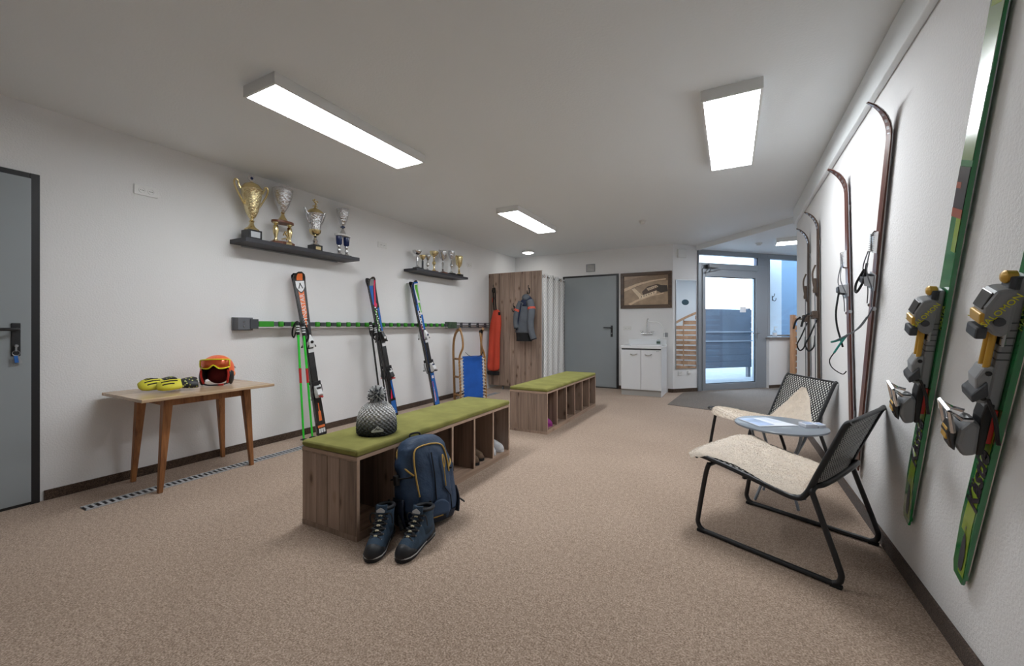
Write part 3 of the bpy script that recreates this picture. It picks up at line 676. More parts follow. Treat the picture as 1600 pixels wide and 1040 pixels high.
# ------------------------------------------------------------------ benches
def bench(label, x0, x1, y0, y1, hz, ch, planks):
    t = thing('shoe_bench', label, 'bench', (x1, y0, 0), 0, 'benches with shoe compartments')
    w, L, th = x1-x0, y1-y0, .019
    # end panels made of boards standing side by side
    for yy in (0, L-th):
        e = MB().box(-w+.003, -.002, yy+.003, yy+th-.003, .0, hz-th).build('end_panel', M_JOINT, t)
        for (a, b) in planks:
            MB().box(-w+a*w+.0016, -w+b*w-.0016, yy, yy+th, .028, hz-.028).build('plank', M_LARCH, e, bevel=.0015)
        MB().box(-w, -.0, yy-.0005, yy+th, 0, .0275).build('bottom_rail', M_LARCH, e)
        MB().box(-w, -.0, yy-.0005, yy+th, hz-.0275, hz-th-.0005).build('top_rail', M_LARCH, e)
        MB().box(-.0015, .0006, yy, yy+th, 0, hz-th).build('edge_band', M_EDGE, e)
    o = MB().box(-w, 0, 0, L, hz-th, hz).build('top_board', M_LARCHH, t)
    MB().box(-.0005, .0008, 0, L, hz-th, hz).box(-w, 0, -.0008, 0, hz-th, hz).build('edge_band', M_EDGE, o)
    o = MB().box(-w+.01, -.002, th, L-th, .028, .028+th).build('bottom_board', M_LARCHH, t)
    MB().box(-.002, .0006, th, L-th, .0, .028+th).build('edge_band', M_LARCHH, o)
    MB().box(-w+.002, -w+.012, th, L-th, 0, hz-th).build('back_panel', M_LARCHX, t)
    for k in range(1, 6):
        yy = L*k/6-th/2
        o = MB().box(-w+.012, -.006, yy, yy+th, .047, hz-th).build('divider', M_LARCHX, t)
        MB().box(-.006, .0, yy, yy+th, .047, hz-th).build('edge_band', M_EDGE, o)
    cu = MB()
    n = 14; r = .018
    def ring(z, i): return [Vector(q) for q in ((-w+i, i, z), (-i, i, z), (-i, L-i, z), (-w+i, L-i, z))]
    cu.loft([ring(hz, .003), ring(hz+ch*.5, -.003), ring(hz+ch-.004, .002), ring(hz+ch, .012)])
    cu.build('cushion', M_FELT, t, bevel=.007, smooth=True)
    return t
PL = [(0, .28), (.28, .48), (.48, .70), (.70, 1.0)]
bench('front wooden shoe bench with green cushion carrying the knit hat', -2.217, -1.762, 1.537, 3.244, .452, .038, PL)
bench('rear wooden shoe bench with green cushion near the grey door', -2.185, -1.733, 4.03, 5.80, .452, .036, [(0, .22), (.22, .5), (.5, .72), (.72, 1.0)])

# ------------------------------------------------------------------ changing cubicle
cb = thing('changing_cubicle', 'wood decor panel of the changing cubicle with hooks on castors', 'cubicle', (0, 0, 0))
cx0, cx1, cyp, cz0, cz1 = -4.0, -2.915, 6.55, .075, 2.135
bp = MB().box(cx0, cx1, cyp+.004, cyp+.019, cz0, cz1).build('front_panel', M_JOINT, cb)
xs = [0, .11, .215, .33, .44, .545, .66, .77, .885, 1.085]
for a, b in zip(xs, xs[1:]): MB().box(cx0+a+.0014, cx0+b-.0014, cyp-.002, cyp+.006, cz0, cz1).build('plank', M_LARCH, bp, bevel=.001)
MB().box(cx1, cx1+.002, cyp-.002, cyp+.019, cz0, cz1).build('edge_band', M_WHITE, bp)
MB().box(cx0, cx1+.002, cyp-.002, cyp+.019, cz1, cz1+.003).build('edge_band', M_EDGE, bp)
for x in (-3.72, -3.2):
    MB().lathe([(.028, -.01), (.028, .01)], 14, M=Matrix.Translation((x, cyp+.05, .028)) @ Matrix.Rotation(PI/2, 4, 'Y')).build('castor_wheel', M_LGREY, cb, smooth=True)
    MB().box(x-.02, x+.02, cyp+.03, cyp+.07, .055, .085).build('castor_fork', M_BLACKP, cb)
MB().box(cx0, cx1, cyp+.02, cyp+.06, .085, .11).build('bottom_rail', M_BLACKP, cb)
PWf = lambda x, z: frame((x, cyp-.003, z), (-1, 0, 0), (0, -1, 0), (0, 0, 1))
coat_hook('coat_hook', 'black iron coat hook on the cubicle panel holding the orange trousers', PWf(-3.87, 1.83), 'coat hooks')
coat_hook('coat_hook', 'empty black iron coat hook in the middle of the cubicle panel', PWf(-3.455, 1.48), 'coat hooks')
coat_hook('coat_hook', 'black iron coat hook on the cubicle panel holding the grey jacket', PWf(-3.155, 1.79), 'coat hooks')
ct = thing('cubicle_curtain', 'white lattice patterned curtain closing the side of the cubicle', 'curtain', (-2.90, 6.58, 0))
CL, cz = 1.03, 2.08
cm = MB(); NW = 4
wv = lambda u: .05*math.sin(u*NW*2*PI)
cm.grid(lambda u, v: (wv(u)*(.7+.3*v)+.008*math.sin(9*u+4*v), u*CL, lerp(.09, cz, v)), 128, 10, uvfn=lambda u, v: (u*CL*1.7, v*2.0))
cm.build('cloth', M_CURT, ct, smooth=True)
MB().tube([(0, -.02, 2.035), (0, CL+.03, 2.035)], .012, 10).build('curtain_rod', M_STEEL, ct, smooth=True)
tor = MB().tube([(0, math.cos(a)*.026, math.sin(a)*.026) for a in [2*PI*k/16 for k in range(16)]], .006, 6, closed=True).mesh('eyelet', mat('bronze_eyelet', C(120, 92, 72), .35, .8), True)
for k in range(2*NW): obj('eyelet', tor, ct, Matrix.Translation((0, (k+.02)/(2*NW)*CL+.01, 2.035)) @ Matrix.Rotation((PI/3)*(1 if k % 2 else -1), 4, 'Z'))
# ================================================================== SHELVES AND TROPHIES
def shelf(label, y0, y1, z0, z1, d):
    t = thing('trophy_shelf', label, 'shelf', (XL+.001, y0, z0), 0, 'dark floating trophy shelves')
    MB().box(0, d, 0, y1-y0, 0, z1-z0).build('board', M_SHELF, t, bevel=.002)
    MB().box(0, .006, .1, y1-y0-.1, -.012, 0).build('bracket', M_STEEL, t)
shelf('dark floating shelf on the left wall carrying four large trophies', 2.071, 3.323, 1.905, 1.943, .255)
shelf('dark floating shelf nearer the cubicle carrying seven small trophies', 4.315, 5.553, 1.922, 1.957, .235)
def handle_tube(mb, pts, r, s, M=None): mb.tube(smooth_path([(x*s, 0, z) for x, z in pts], 5), r, 7)
def cup_prof(r, h, foot=.25, flare=1.0):
    """open goblet bowl: outside up, inside down"""
    o = []
    for k in range(9):
        t = k/8; o.append((max(.012, r*(.18+.82*math.sin(t*PI/2)**.8)*(1+(flare-1)*t*t)), h*t))
    i = [(max(.004, q-.003), zz+.004) for q, zz in reversed(o[1:])]
    return o+i
def trophy(label, loc, group, parts, rz=0):
    t = thing('trophy_cup', label, 'trophy', loc, rz, group)
    for nm, mb, m, sm in parts: mb.build(nm, m, t, smooth=sm, bevel=0 if sm else .002)
    return t
Z1, XT = 1.943, -3.885
RZ = math.radians(90)
G1 = 'large trophies on the long shelf'
# 1 gold lidded cup on black base
h1 = MB(); h2 = MB()
hp = [(.088, .40), (.125, .455), (.148, .50), (.150, .53), (.132, .545), (.118, .53), (.122, .50), (.105, .475), (.088, .47)]
hp2 = [(.07, .33), (.10, .375), (.13, .43)]
for hh, s in ((h1, 1), (h2, -1)): hh.tube(smooth_path([(x*s, 0, z) for x, z in [(.068, .32), (.105, .385), (.14, .455), (.15, .50), (.138, .525), (.118, .515), (.115, .49), (.098, .455)]], 5), .008, 7)
trophy('tall gold lidded cup trophy with two handles on black marble base', (XT, 2.19, Z1), G1, [
    ('base', MB().box(-.06, .06, -.06, .06, 0, .09), M_MARBLE, False),
    ('plaque', MB().box(-.042, .042, -.063, -.06, .02, .075), M_STEEL, False),
    ('foot', MB().lathe([(.062, .09), (.06, .10), (.03, .125), (.018, .15), (.016, .165), (.024, .175), (.014, .185), (.016, .2)], 22), M_GOLD, True),
    ('bowl', MB().lathe([(.012, .195), (.03, .215), (.05, .26), (.068, .33), (.078, .40), (.084, .455), (.09, .46), (.09, .468), (.08, .47)], 26), M_GOLDH, True),
    ('lid', MB().lathe([(.088, .468), (.084, .48), (.06, .512), (.03, .527), (.012, .532), (.01, .54)], 24), M_GOLD, True),
    ('finial', MB().lathe([(0, -.005), (.032, -.005), (.034, 0), (.032, .005), (0, .005)], 18, M=Matrix.Translation((-.002, 0, .57)) @ Matrix.Rotation(PI/2, 4, 'X')), M_SILV, True),
    ('emblem', MB().lathe([(0, .0), (.013, 0), (.012, .002), (0, .002)], 14, M=Matrix.Translation((-.002, -.006, .57)) @ Matrix.Rotation(PI/2, 4, 'X')), M_BLUEENAM, True),
    ('handle', h1, M_GOLD, True), ('handle', h2, M_GOLD, True)], RZ)
# 2 silver goblet on two gold columns with wooden plates
def column(x, m2=M_GOLD): return MB().lathe([(.028, .035), (.028, .045), (.014, .055), (.012, .075), (.022, .11), (.026, .15), (.022, .185), (.012, .2), (.024, .208), (.026, .22)], 14, (x, 0, 0))
fg = MB().tube(smooth_path([(-.03, -.03, .06), (.02, -.03, .075), (.065, -.035, .05)], 4), .005, 6).tube(smooth_path([(.02, -.03, .06), (.03, -.03, .09), (.01, -.03, .115)], 4), .009, 6).tube(smooth_path([(.01, -.03, .112), (.0, -.035, .125), (-.02, -.04, .10)], 4), .006, 6).sphere((.008, -.03, .135), .011, 8, 6)
oct_ = lambda r: [(r*math.cos(PI/8+k*PI/4), r*.7*math.sin(PI/8+k*PI/4)) for k in range(8)]
ell = lambda r, k: [(r*math.cos(2*PI*i/24), r*k*math.sin(2*PI*i/24)) for i in range(24)]
trophy('silver goblet trophy on two gold columns with skier figure and wooden base', (XT, 2.485, Z1), G1, [
    ('base', MB().prism(oct_(.115), 0, .036), M_TWOOD, False),
    ('plaque', MB().box(-.012, .045, -.078, -.0745, .006, .03), M_GOLD, False),
    ('column', column(-.07), M_GOLD, True), ('column', column(.07), M_GOLD, True),
    ('skier_figure', fg, M_GOLD, True),
    ('wooden_plate', MB().prism(ell(.108, .65), .22, .24), M_TWOOD, False),
    ('foot', MB().lathe([(.048, .24), (.044, .252), (.02, .29), (.012, .315), (.02, .325), (.012, .335)], 20), M_GOLD, True),
    ('bowl', MB().lathe([(a, b+.33) for a, b in cup_prof(.088, .225, flare=1.05)], 26), M_SILVH, True)], RZ)
# 3 silver gold lidded amphora with handles, figure on the lid
h1 = MB(); h2 = MB()
for hh, s in ((h1, 1), (h2, -1)): hh.tube(smooth_path([(x*s, 0, z) for x, z in [(.062, .29), (.09, .33), (.112, .385), (.125, .425), (.12, .44), (.108, .425), (.095, .40), (.08, .385)]], 5), .007, 7)
fg = MB().tube(smooth_path([(-.03, 0, .475), (.0, 0, .49), (.03, 0, .482)], 4), .005, 6).tube(smooth_path([(0, 0, .49), (.012, 0, .51), (-.008, 0, .53)], 4), .008, 6).tube(smooth_path([(-.008, 0, .528), (.02, 0, .54), (.035, 0, .53)], 3), .005, 6).tube([(-.008, 0, .528), (-.03, 0, .545)], .005, 6).sphere((-.008, 0, .55), .010, 8, 6)
trophy('silver lidded trophy with gold belly, two handles and figure on top', (XT, 2.84, Z1), G1, [
    ('base', MB().box(-.052, .052, -.052, .052, 0, .07), M_MARBLE, False),
    ('plaque', MB().box(-.03, .03, -.055, -.052, .018, .052), M_GOLD, False),
    ('foot', MB().lathe([(.045, .07), (.043, .08), (.022, .095), (.03, .115), (.02, .135), (.01, .15), (.018, .16), (.01, .17)], 20), M_SILV, True),
    ('belly', MB().lathe([(.01, .17), (.035, .178), (.054, .2), (.06, .23)], 24), M_GOLD, True),
    ('bowl', MB().lathe([(.06, .23), (.057, .26), (.06, .31), (.07, .36), (.083, .395), (.086, .40), (.08, .404)], 26), M_SILVH, True),
    ('lid', MB().lathe([(.082, .40), (.075, .425), (.045, .45), (.015, .462), (.008, .475), (.012, .48)], 22), M_GOLD, True),
    ('figure', fg, M_GOLD, True), ('handle', h1, M_SILV, True), ('handle', h2, M_SILV, True)], RZ)
# 4 silver goblet on white plate and blue columns
def bcol(x): return MB().lathe([(.017, .125), (.03, .14), (.034, .20), (.034, .225), (.02, .23)], 14, (x, 0, 0))
def scol(x): return MB().lathe([(.034, .02), (.03, .03), (.014, .045), (.024, .07), (.014, .095), (.022, .11), (.018, .126)], 14, (x, 0, 0))
trophy('slim silver goblet trophy on white plate with two blue columns', (XT, 3.19, Z1), G1, [
    ('base', MB().box(-.085, .085, -.045, .045, 0, .02), M_MARBLE, False),
    ('column_foot', scol(-.05), M_SILV, True), ('column_foot', scol(.05), M_SILV, True),
    ('blue_column', bcol(-.05), M_BLUEENAM, True), ('blue_column', bcol(.05), M_BLUEENAM, True),
    ('white_plate', MB().prism(ell(.10, .6), .23, .25), M_WPLAST, False),
    ('foot', MB().lathe([(.04, .25), (.036, .262), (.015, .305), (.010, .325)], 18), M_SILV, True),
    ('blue_collar', MB().lathe([(.010, .325), (.026, .33), (.026, .342), (.010, .348)], 18), M_BLUEENAM, True),
    ('bowl', MB().lathe([(a, b+.345) for a, b in cup_prof(.068, .19, flare=1.0)], 24), M_SILVH, True)], RZ)
# seven small ones
G2 = 'small trophies on the far shelf'; Z2, X2 = 1.957, -3.895
def small(label, y, h, m, bm, br, bh, r, stem, mstem=None, bowl=.35, hand=False, bs=.04):
    parts = [('base', MB().box(-br, br, -br, br, 0, bh), bm, False)]
    zb = h*(1-bowl)
    prof = [(br*.8, bh), (br*.75, bh+.006), (.012, bh+.03)]
    if stem == 'rod': prof += [(.014, bh+.035), (.014, zb-.02), (.008, zb)]
    elif stem == 'ball': 
        zm = (bh+.03+zb)/2; prof += [(.012, zm-.03), (.026, zm-.012), (.026, zm+.012), (.012, zm+.03), (.01, zb)]
    else:
        prof += [(.018, bh+.045), (.010, bh+.06), (.02, zb-.04), (.009, zb-.02), (.012, zb)]
    parts.append(('stem', MB().lathe(prof, 16), mstem or m, True))
    parts.append(('bowl', MB().lathe([(a, b+zb) for a, b in cup_prof(r, h-zb)], 20), m, True))
    if hand:
        for s in (1, -1): parts.append(('handle', MB().tube(smooth_path([(s*r*.7, 0, zb+.03), (s*r*1.25, 0, zb+.06), (s*r*1.45, 0, h*.98), (s*r*1.2, 0, h*1.02), (s*r*.98, 0, h*.95)], 4), .004, 6), m, True))
    trophy(label, (X2, y, Z2), G2, parts, RZ)
small('small shallow silver cup on black base, leftmost on the far shelf', 4.45, .265, M_SILV, M_MARBLE, .045, .028, .065, 'rod', bowl=.24)
small('tiny cup with gilded bowl and dark stem, second on the far shelf', 4.565, .215, M_GOLD, M_WPLAST, .028, .012, .045, 'rod', M_DGREY, .3)
small('tiny silver cup on ridged stem, third on the far shelf', 4.675, .235, M_SILV, M_MARBLE, .03, .014, .042, 'ball', bowl=.32)
small('gold rimmed cup with wide bowl and reddish base, fourth on far shelf', 4.82, .31, M_GOLDH, M_TWOOD, .045, .022, .066, 'ball', M_GOLD, .26)
small('silver two-handled cup on reddish base, fifth on the far shelf', 5.03, .355, M_SILV, M_TWOOD, .055, .028, .066, 'knob', bowl=.42, hand=True)
small('tall silver gold cup on black base, second from the right', 5.245, .385, M_SILVH, M_MARBLE, .05, .04, .058, 'ball', M_SILV, .34)
small('gold two-handled cup on black base, rightmost on the far shelf', 5.455, .335, M_GOLD, M_MARBLE, .05, .045, .062, 'knob', M_GOLD, .55, hand=True)

# ================================================================== SKI RACK
rk = thing('ski_rack', 'grey wall ski rack with green holders along the left wall', 'rack', (XL, 2.09, 1.178))
MB().box(.001, .03, -.005, .17, -.06, .06).build('mounting_plate', M_GREYM, rk, bevel=.002)
MB().box(.03, .10, .0, .105, -.055, .058).build('bracket_block', M_GREYM, rk, bevel=.003)
MB().box(.04, .105, .105, .18, -.045, .045).build('bracket_block', M_DGREY, rk, bevel=.003)
bm_ = MB().lathe([(.007, 0), (.007, .004), (0, .005)], 8, M=Matrix.Rotation(PI/2, 4, 'Y')).mesh('screw', M_STEEL, True)
for y, z in ((.012, .04), (.012, -.04)): obj('screw', bm_, rk, Matrix.Translation((.03, y+.0, z)))
for y, z in ((.05, .018), (.05, -.02)): obj('screw', bm_, rk, Matrix.Translation((.10, y, z)))
MB().box(.055, .09, .18, 3.10, -.022, .022).build('rail', M_GREYM, rk)
MB().box(.04, .10, .18, 3.10, -.036, -.030).build('lower_lip', M_WPLAST, rk)
MB().box(.0905, .103, .185, .33, -.027, .027).build('end_clip', M_GREEN, rk, bevel=.004)
cm1 = MB().lathe([(.022, -.026), (.026, -.02), (.026, .02), (.022, .026)], 12).mesh('green_holder', M_GREEN, True)
cm2 = MB().box(-.02, .012, -.028, .028, -.016, .016).mesh('grey_clamp', M_DGREY)
ycl = .40; k = 0
while ycl < 3.06:
    obj('green_holder', cm1, rk, Matrix.Translation((.098, ycl, 0))); obj('grey_clamp', cm2, rk, Matrix.Translation((.098, ycl+.062, 0)))
    ycl += .135; k += 1
MB().box(.04, .11, 3.10, 3.33, -.05, .05).build('joint_cover', mat('green_grey_cover', C(62, 82, 62), .5, var=.35, vscale=25), rk, bevel=.003)
for z in (-.036, 0, .036): MB().box(.05, .075, 3.33, 4.42, z-.008, z+.008).build('flat_bar', M_GREYM, rk)
for y in (3.5, 3.75, 4.0, 4.25): MB().box(.046, .08, y, y+.03, -.046, .046).build('bar_spacer', M_DGREY, rk)

# ================================================================== SKIS
class Ski:
    """local z runs from tail to tip, x across, y = up from the running surface"""
    def __init__(s, L, wt, ww, wta, th, curl, rise, camber=0.0, sharp=0.55, tailcurl=0):
        s.L, s.wt, s.ww, s.wta, s.th, s.curl, s.rise, s.sharp = L, wt, ww, wta, th, curl, rise, sharp
    def width(s, q):
        L = s.L; tl = L-s.curl*.8
        if q < .03: base = s.wta*lerp(.7, 1, q/.03)
        elif q < L*.45: base = lerp(s.wta, s.ww, math.sin(q/(L*.45)*PI/2))
        elif q < tl: base = lerp(s.ww, s.wt, ((q-L*.45)/(tl-L*.45))**1.6)
        else:
            t = (q-tl)/(L-tl); base = s.wt*(1-t**(2/s.sharp)*.72)
        return base
    def pt(s, q):
        d = q-(s.L-s.curl)
        if d <= 0: return Vector((0, 0, q)), Vector((0, 1, 0))
        t = d/s.curl; ang = t*math.atan(2*s.rise/s.curl)
        y = s.rise*t*t; z = (s.L-s.curl)+d-(s.rise*t*t)*.35*t
        return Vector((0, y, z)), Vector((0, math.cos(ang), -math.sin(ang)))
    def thick(s, q):
        t = min(q/.25, 1)*min(1, max(.0, (s.L-q)/(s.L*.35))); return s.th*(.45+.55*t)
    def body(s):
        rg = []; n = 56
        for k in range(n+1):
            q = s.L*(k/n); c, nr = s.pt(q); w = s.width(q)/2; t = s.thick(q)
            tp_ = c+nr*t
            rg.append([c+Vector((-w, 0, 0)), c+Vector((w, 0, 0)), tp_+Vector((w*.96, 0, 0)), tp_+Vector((-w*.96, 0, 0))])
        return MB().loft(rg)
    def patch(s, q0, q1, f0, f1, lift=.0008, n=None):
        """strip of the top sheet between fractions f0..f1 of the half width (callables or numbers)"""
        n = n or max(2, int((q1-q0)/.02)); mb = MB()
        F0 = f0 if callable(f0) else (lambda t: f0); F1 = f1 if callable(f1) else (lambda t: f1)
        def fn(u, v):
            q = lerp(q0, q1, v); c, nr = s.pt(q); w = s.width(q)/2*.955; x = lerp(F0(v), F1(v), u)*w
            return c+nr*(s.thick(q)+lift)+Vector((x, 0, 0))
        return mb.grid(fn, 4, n)
    def mtx(s, q, x=0, lift=.0012):
        c, nr = s.pt(q); w = s.width(q)/2
        return frame(c+nr*(s.thick(q)+lift)+Vector((x*w, 0, 0)), (1, 0, 0), (0, nr.z*-1, nr.y) if False else Vector((1, 0, 0)).cross(nr)*-1, nr)
    def make(s, name, label, M, group, body_m, cat='ski'):
        t = thing(name, label, cat, M=M, group=group)
        b = s.body().build('ski_body', body_m, t, smooth=True)
        ed = MB()
        for sx in (-1, 1):
            path = []
            for k in range(41):
                q = .02+(s.L-.06)*k/40; c, nr = s.pt(q); path.append(c+nr*.001+Vector((sx*s.width(q)/2, 0, 0)))
            ed.tube(path, .0016, 4)
        ed.build('steel_edge', M_EDGEM if body_m is not M_OLDSKI2 else M_OLDSKI2, t)
        s.t = t; return t
    def deco(s, nm, m, *a, **k): return s.patch(*a, **k).build(nm, m, s.t)
def face(base, top, nrm):
    """ski matrix: tail at base, pointing to top, upper face towards nrm"""
    z = (Vector(top)-Vector(base)).normalized(); n = Vector(nrm); n = (n-z*n.dot(z)).normalized(); x = n.cross(z)
    return frame(base, x, n, z)
def modern_binding(t, s, qh, qt, cols, th):
    """heel at qh, toe at qt"""
    a, b, c = cols
    MB().box(-.030, .030, th, th+.014, qh-.10, qt+.09).build('binding_plate', M_SKIBLK, t, bevel=.003)
    toe = MB().loft([[Vector((-.036, th+.014, qt-.05)), Vector((.036, th+.014, qt-.05)), Vector((.030, th+.05, qt-.045)), Vector((-.030, th+.05, qt-.045))],
                     [Vector((-.034, th+.014, qt+.03)), Vector((.034, th+.014, qt+.03)), Vector((.026, th+.062, qt+.01)), Vector((-.026, th+.062, qt+.01))],
                     [Vector((-.020, th+.014, qt+.085)), Vector((.020, th+.014, qt+.085)), Vector((.014, th+.03, qt+.08)), Vector((-.014, th+.03, qt+.08))]])
    to = toe.build('toe_piece', a, t, bevel=.006)
    MB().tube([(-.04, th+.045, qt-.045), (-.02, th+.045, qt-.012), (.02, th+.045, qt-.012), (.04, th+.045, qt-.045)], .008, 6).build('toe_wing', M_BLACKP, to)
    MB().lathe([(.016, 0), (.016, .004), (0, .005)], 12, M=Matrix.Translation((0, th+.06, qt+.008)) @ Matrix.Rotation(-PI/2-.2, 4, 'X')).build('dial', c, to)
    MB().box(-.028, .028, th+.014, th+.022, qt-.10, qt-.06).build('anti_friction_pad', M_SKIWHT, t, bevel=.002)
    he = MB().loft([[Vector((-.032, th+.014, qh-.08)), Vector((.032, th+.014, qh-.08)), Vector((.024, th+.03, qh-.085)), Vector((-.024, th+.03, qh-.085))],
                    [Vector((-.034, th+.014, qh-.02)), Vector((.034, th+.014, qh-.02)), Vector((.028, th+.085, qh-.045)), Vector((-.028, th+.085, qh-.045))],
                    [Vector((-.028, th+.014, qh+.045)), Vector((.028, th+.014, qh+.045)), Vector((.026, th+.06, qh+.02)), Vector((-.026, th+.06, qh+.02))]])
    ho_ = he.build('heel_piece', a, t, bevel=.006)
    MB().box(-.013, .013, th+.06, th+.105, qh-.075, qh-.06, Matrix.Translation((0, .0, 0))).build('heel_lever', b, ho_, bevel=.003)
    MB().box(-.022, .022, th+.052, th+.064, qh-.0, qh+.03).build('heel_cup', c, ho_, bevel=.003)
    for sx in (-1, 1):
        MB().tube([(sx*.034, th+.02, qh+.06), (sx*.05, th+.024, qh+.04), (sx*.056, th+.01, qh-.05), (sx*.058, th-.01, qh-.10)], .004, 6).build('brake_arm', M_BLACKP, t)
    MB().box(-.045, .045, th+.018, th+.03, qh+.05, qh+.09).build('brake_pedal', M_BLACKP, t, bevel=.004)
def ski_pair(prefix, base, rack, nrm, s_args, qh, qt, cols, deco, labels, group):
    base = Vector(base); rack = Vector(rack); z = (rack-base).normalized(); n = Vector(nrm); n = (n-z*n.dot(z)).normalized()
    s1 = Ski(*s_args); t1 = s1.make('alpine_ski', labels[0], face(base+n*.006, base+n*.006+z, n), group, M_SKIBLK)
    deco(s1); modern_binding(t1, s1, qh, qt, cols, s1.th)
    s2 = Ski(*s_args); t2 = s2.make('alpine_ski', labels[1], face(base-n*.006, base-n*.006+z, -n), group, M_SKIBLK)
    deco(s2); modern_binding(t2, s2, qh, qt, cols, s2.th)
# pair 1: black with orange strip
def deco1(s):
    L = s.L
    s.deco('orange_stripe', M_ORANGE, L-.62, L-.02, lambda t: -.52+.0*t if t > .30 else -.52*(.1+.9*max(0, (t-.1)/.2)) if t > .1 else -.06, lambda t: .52 if t > .30 else .52*(.1+.9*max(0, (t-.1)/.2)) if t > .1 else .06, n=60)
    c = L-.155
    s.deco('badge_outline', M_SKIBLK, c-.078, c+.056, lambda t: -.88*min(1, (t*2.2)**.6), lambda t: .88*min(1, (t*2.2)**.6), lift=.0012, n=16)
    s.deco('badge', M_SKIWHT, c-.066, c+.048, lambda t: -.74*min(1, (t*2.2)**.6), lambda t: .74*min(1, (t*2.2)**.6), lift=.0017, n=16)
    s.deco('badge_mark', M_SKIBLK, c-.03, c+.028, lambda t: -.42*(1-t)-.04, lambda t: -.42*(1-t)+.16, lift=.0022, n=6)
    s.deco('badge_mark', M_SKIBLK, c-.03, c+.028, lambda t: .42*(1-t)-.16, lambda t: .42*(1-t)+.04, lift=.0022, n=6)
    c0, nr = s.pt(L-.40)
    text('DYNASTAR', .062, M_SKIWHT, s.t, frame(c0+nr*(s.thick(L-.40)+.0022), (0, 0, 1), (1, 0, 0), (0, 1, 0)), shear=0)
    s.deco('orange_mark', M_ORANGE, .17, .36, lambda t: -.34 if t < .55 else -.12, lambda t: .34 if t < .55 else .12, n=30)
    s.deco('orange_band', M_ORANGE, .10, .125, -.8, .8)
    for k in range(3): s.deco('white_tail_print', M_SKIWHT, .045, .09, -.75+k*.5, -.35+k*.5, lift=.0014, n=3)
N1 = (1, -.17, .1)
ski_pair('a', (-3.78, 2.845, .004), (-3.862, 2.71, 1.18), N1, (1.735, .125, .07, .105, .017, .13, .05), .50, .99, (M_SKIWHT, M_RED, M_BLACKP), deco1,
    ('black ski with orange stripe at the front of the leftmost pair', 'rear black ski of the leftmost pair, mostly hidden behind its twin'), 'alpine skis in the wall rack')
def deco2(s):
    L = s.L
    s.deco('pink_swirl', M_SKIPNK, L-.34, L-.05, lambda t: lerp(.0, -.9, t**.6), lambda t: lerp(.55, -.5, t**.6), n=24)
    s.deco('pink_dot', M_SKIPNK, L-.40, L-.32, lambda t: .1-.5*math.sin(PI*t), lambda t: .1+.5*math.sin(PI*t), lift=.0012, n=10)
    s.deco('blue_field', M_SKIBLU, L-.36, L-.12, lambda t: lerp(.6, -.2, t), .9, n=16)
    s.deco('tip_plate', M_LGREY, L-.12, L-.03, -.4, .75, n=8)
    s.deco('blue_side', M_SKIBLU, .25, L-.40, -.95, lambda t: -.55+.3*math.sin(9*t), n=50)
    s.deco('green_line', M_SKIGRN, .95, L-.42, lambda t: .3+.2*math.sin(20*t), lambda t: .62+.2*math.sin(20*t), n=40)
    for k in range(16): s.deco('white_fleck', M_SKIWHT, .98+k*.028, .995+k*.028, lambda t, k=k: .1+.3*math.sin(k*1.7), lambda t, k=k: .5+.35*math.sin(k*1.7), lift=.0014, n=2)
    s.deco('pink_tail', M_SKIPNK, .25, .38, lambda t: .0, lambda t: .7*(1-t), n=8)
    s.deco('blue_tail', M_SKIBLU, .05, .22, -.8, .8, n=8)
ski_pair('b', (-3.76, 3.88, .004), (-3.862, 3.70, 1.18), (1, -.12, .1), (1.80, .11, .068, .10, .017, .15, .055), .58, 1.02, (M_BLACKP, M_RED, M_SKIWHT), deco2,
    ('dark ski with pink and blue tip at the front of the middle pair', 'rear dark ski of the middle pair with its tip behind'), 'alpine skis in the wall rack')
def deco3(s):
    L = s.L
    s.deco('blue_top', M_SKIBLU, .03, L-.02, -.97, .97, n=70)
    s.deco('white_frame', M_SKIWHT, L-.50, L-.05, lambda t: -.95, lambda t: lerp(.1, .35, t), lift=.0012, n=20)
    s.deco('green_panel', M_SKIGRN, L-.30, L-.07, lambda t: -.82, lambda t: lerp(-.35, .2, t), lift=.0016, n=14)
    s.deco('green_panel', M_SKIGRN, L-.47, L-.33, lambda t: -.7, lambda t: lerp(-.4, .1, t), lift=.0016, n=10)
    s.deco('navy_edge', M_SKINAV, L-.36, L-.04, .45, .97, lift=.0012, n=16)
    s.deco('white_panel', M_SKIWHT, L-.85, L-.44, lambda t: -.05, lambda t: .85, lift=.0014, n=16)
    for k in range(11): s.deco('black_fleck', M_SKIBLK, L-.83+k*.036, L-.805+k*.036, lambda t, k=k: .02+.2*(k % 2), lambda t, k=k: .45+.25*(k % 3)/2, lift=.002, n=2)
    s.deco('red_line', M_RED, L-.88, L-.64, .62, .88, lift=.0018, n=8)
    s.deco('white_tail_mark', M_SKIWHT, .42, .46, -.5, .5, lift=.0014, n=3)
    s.deco('red_tail_line', M_RED, .10, .38, lambda t: .1+.3*t, lambda t: .35+.3*t, lift=.0014, n=10)
    s.deco('white_tail_line', M_SKIWHT, .08, .30, lambda t: .5-.2*t, lambda t: .75-.2*t, lift=.0014, n=10)
ski_pair('c', (-3.74, 4.70, .004), (-3.862, 4.50, 1.18), (1, -.05, .1), (1.84, .125, .072, .105, .017, .14, .05), .60, 1.04, (M_SKIWHT, M_BLACKP, M_SKINAV), deco3,
    ('blue ski with green and white tip under the far trophy shelf', 'rear blue ski of the pair nearest the sled'), 'alpine skis in the wall rack')
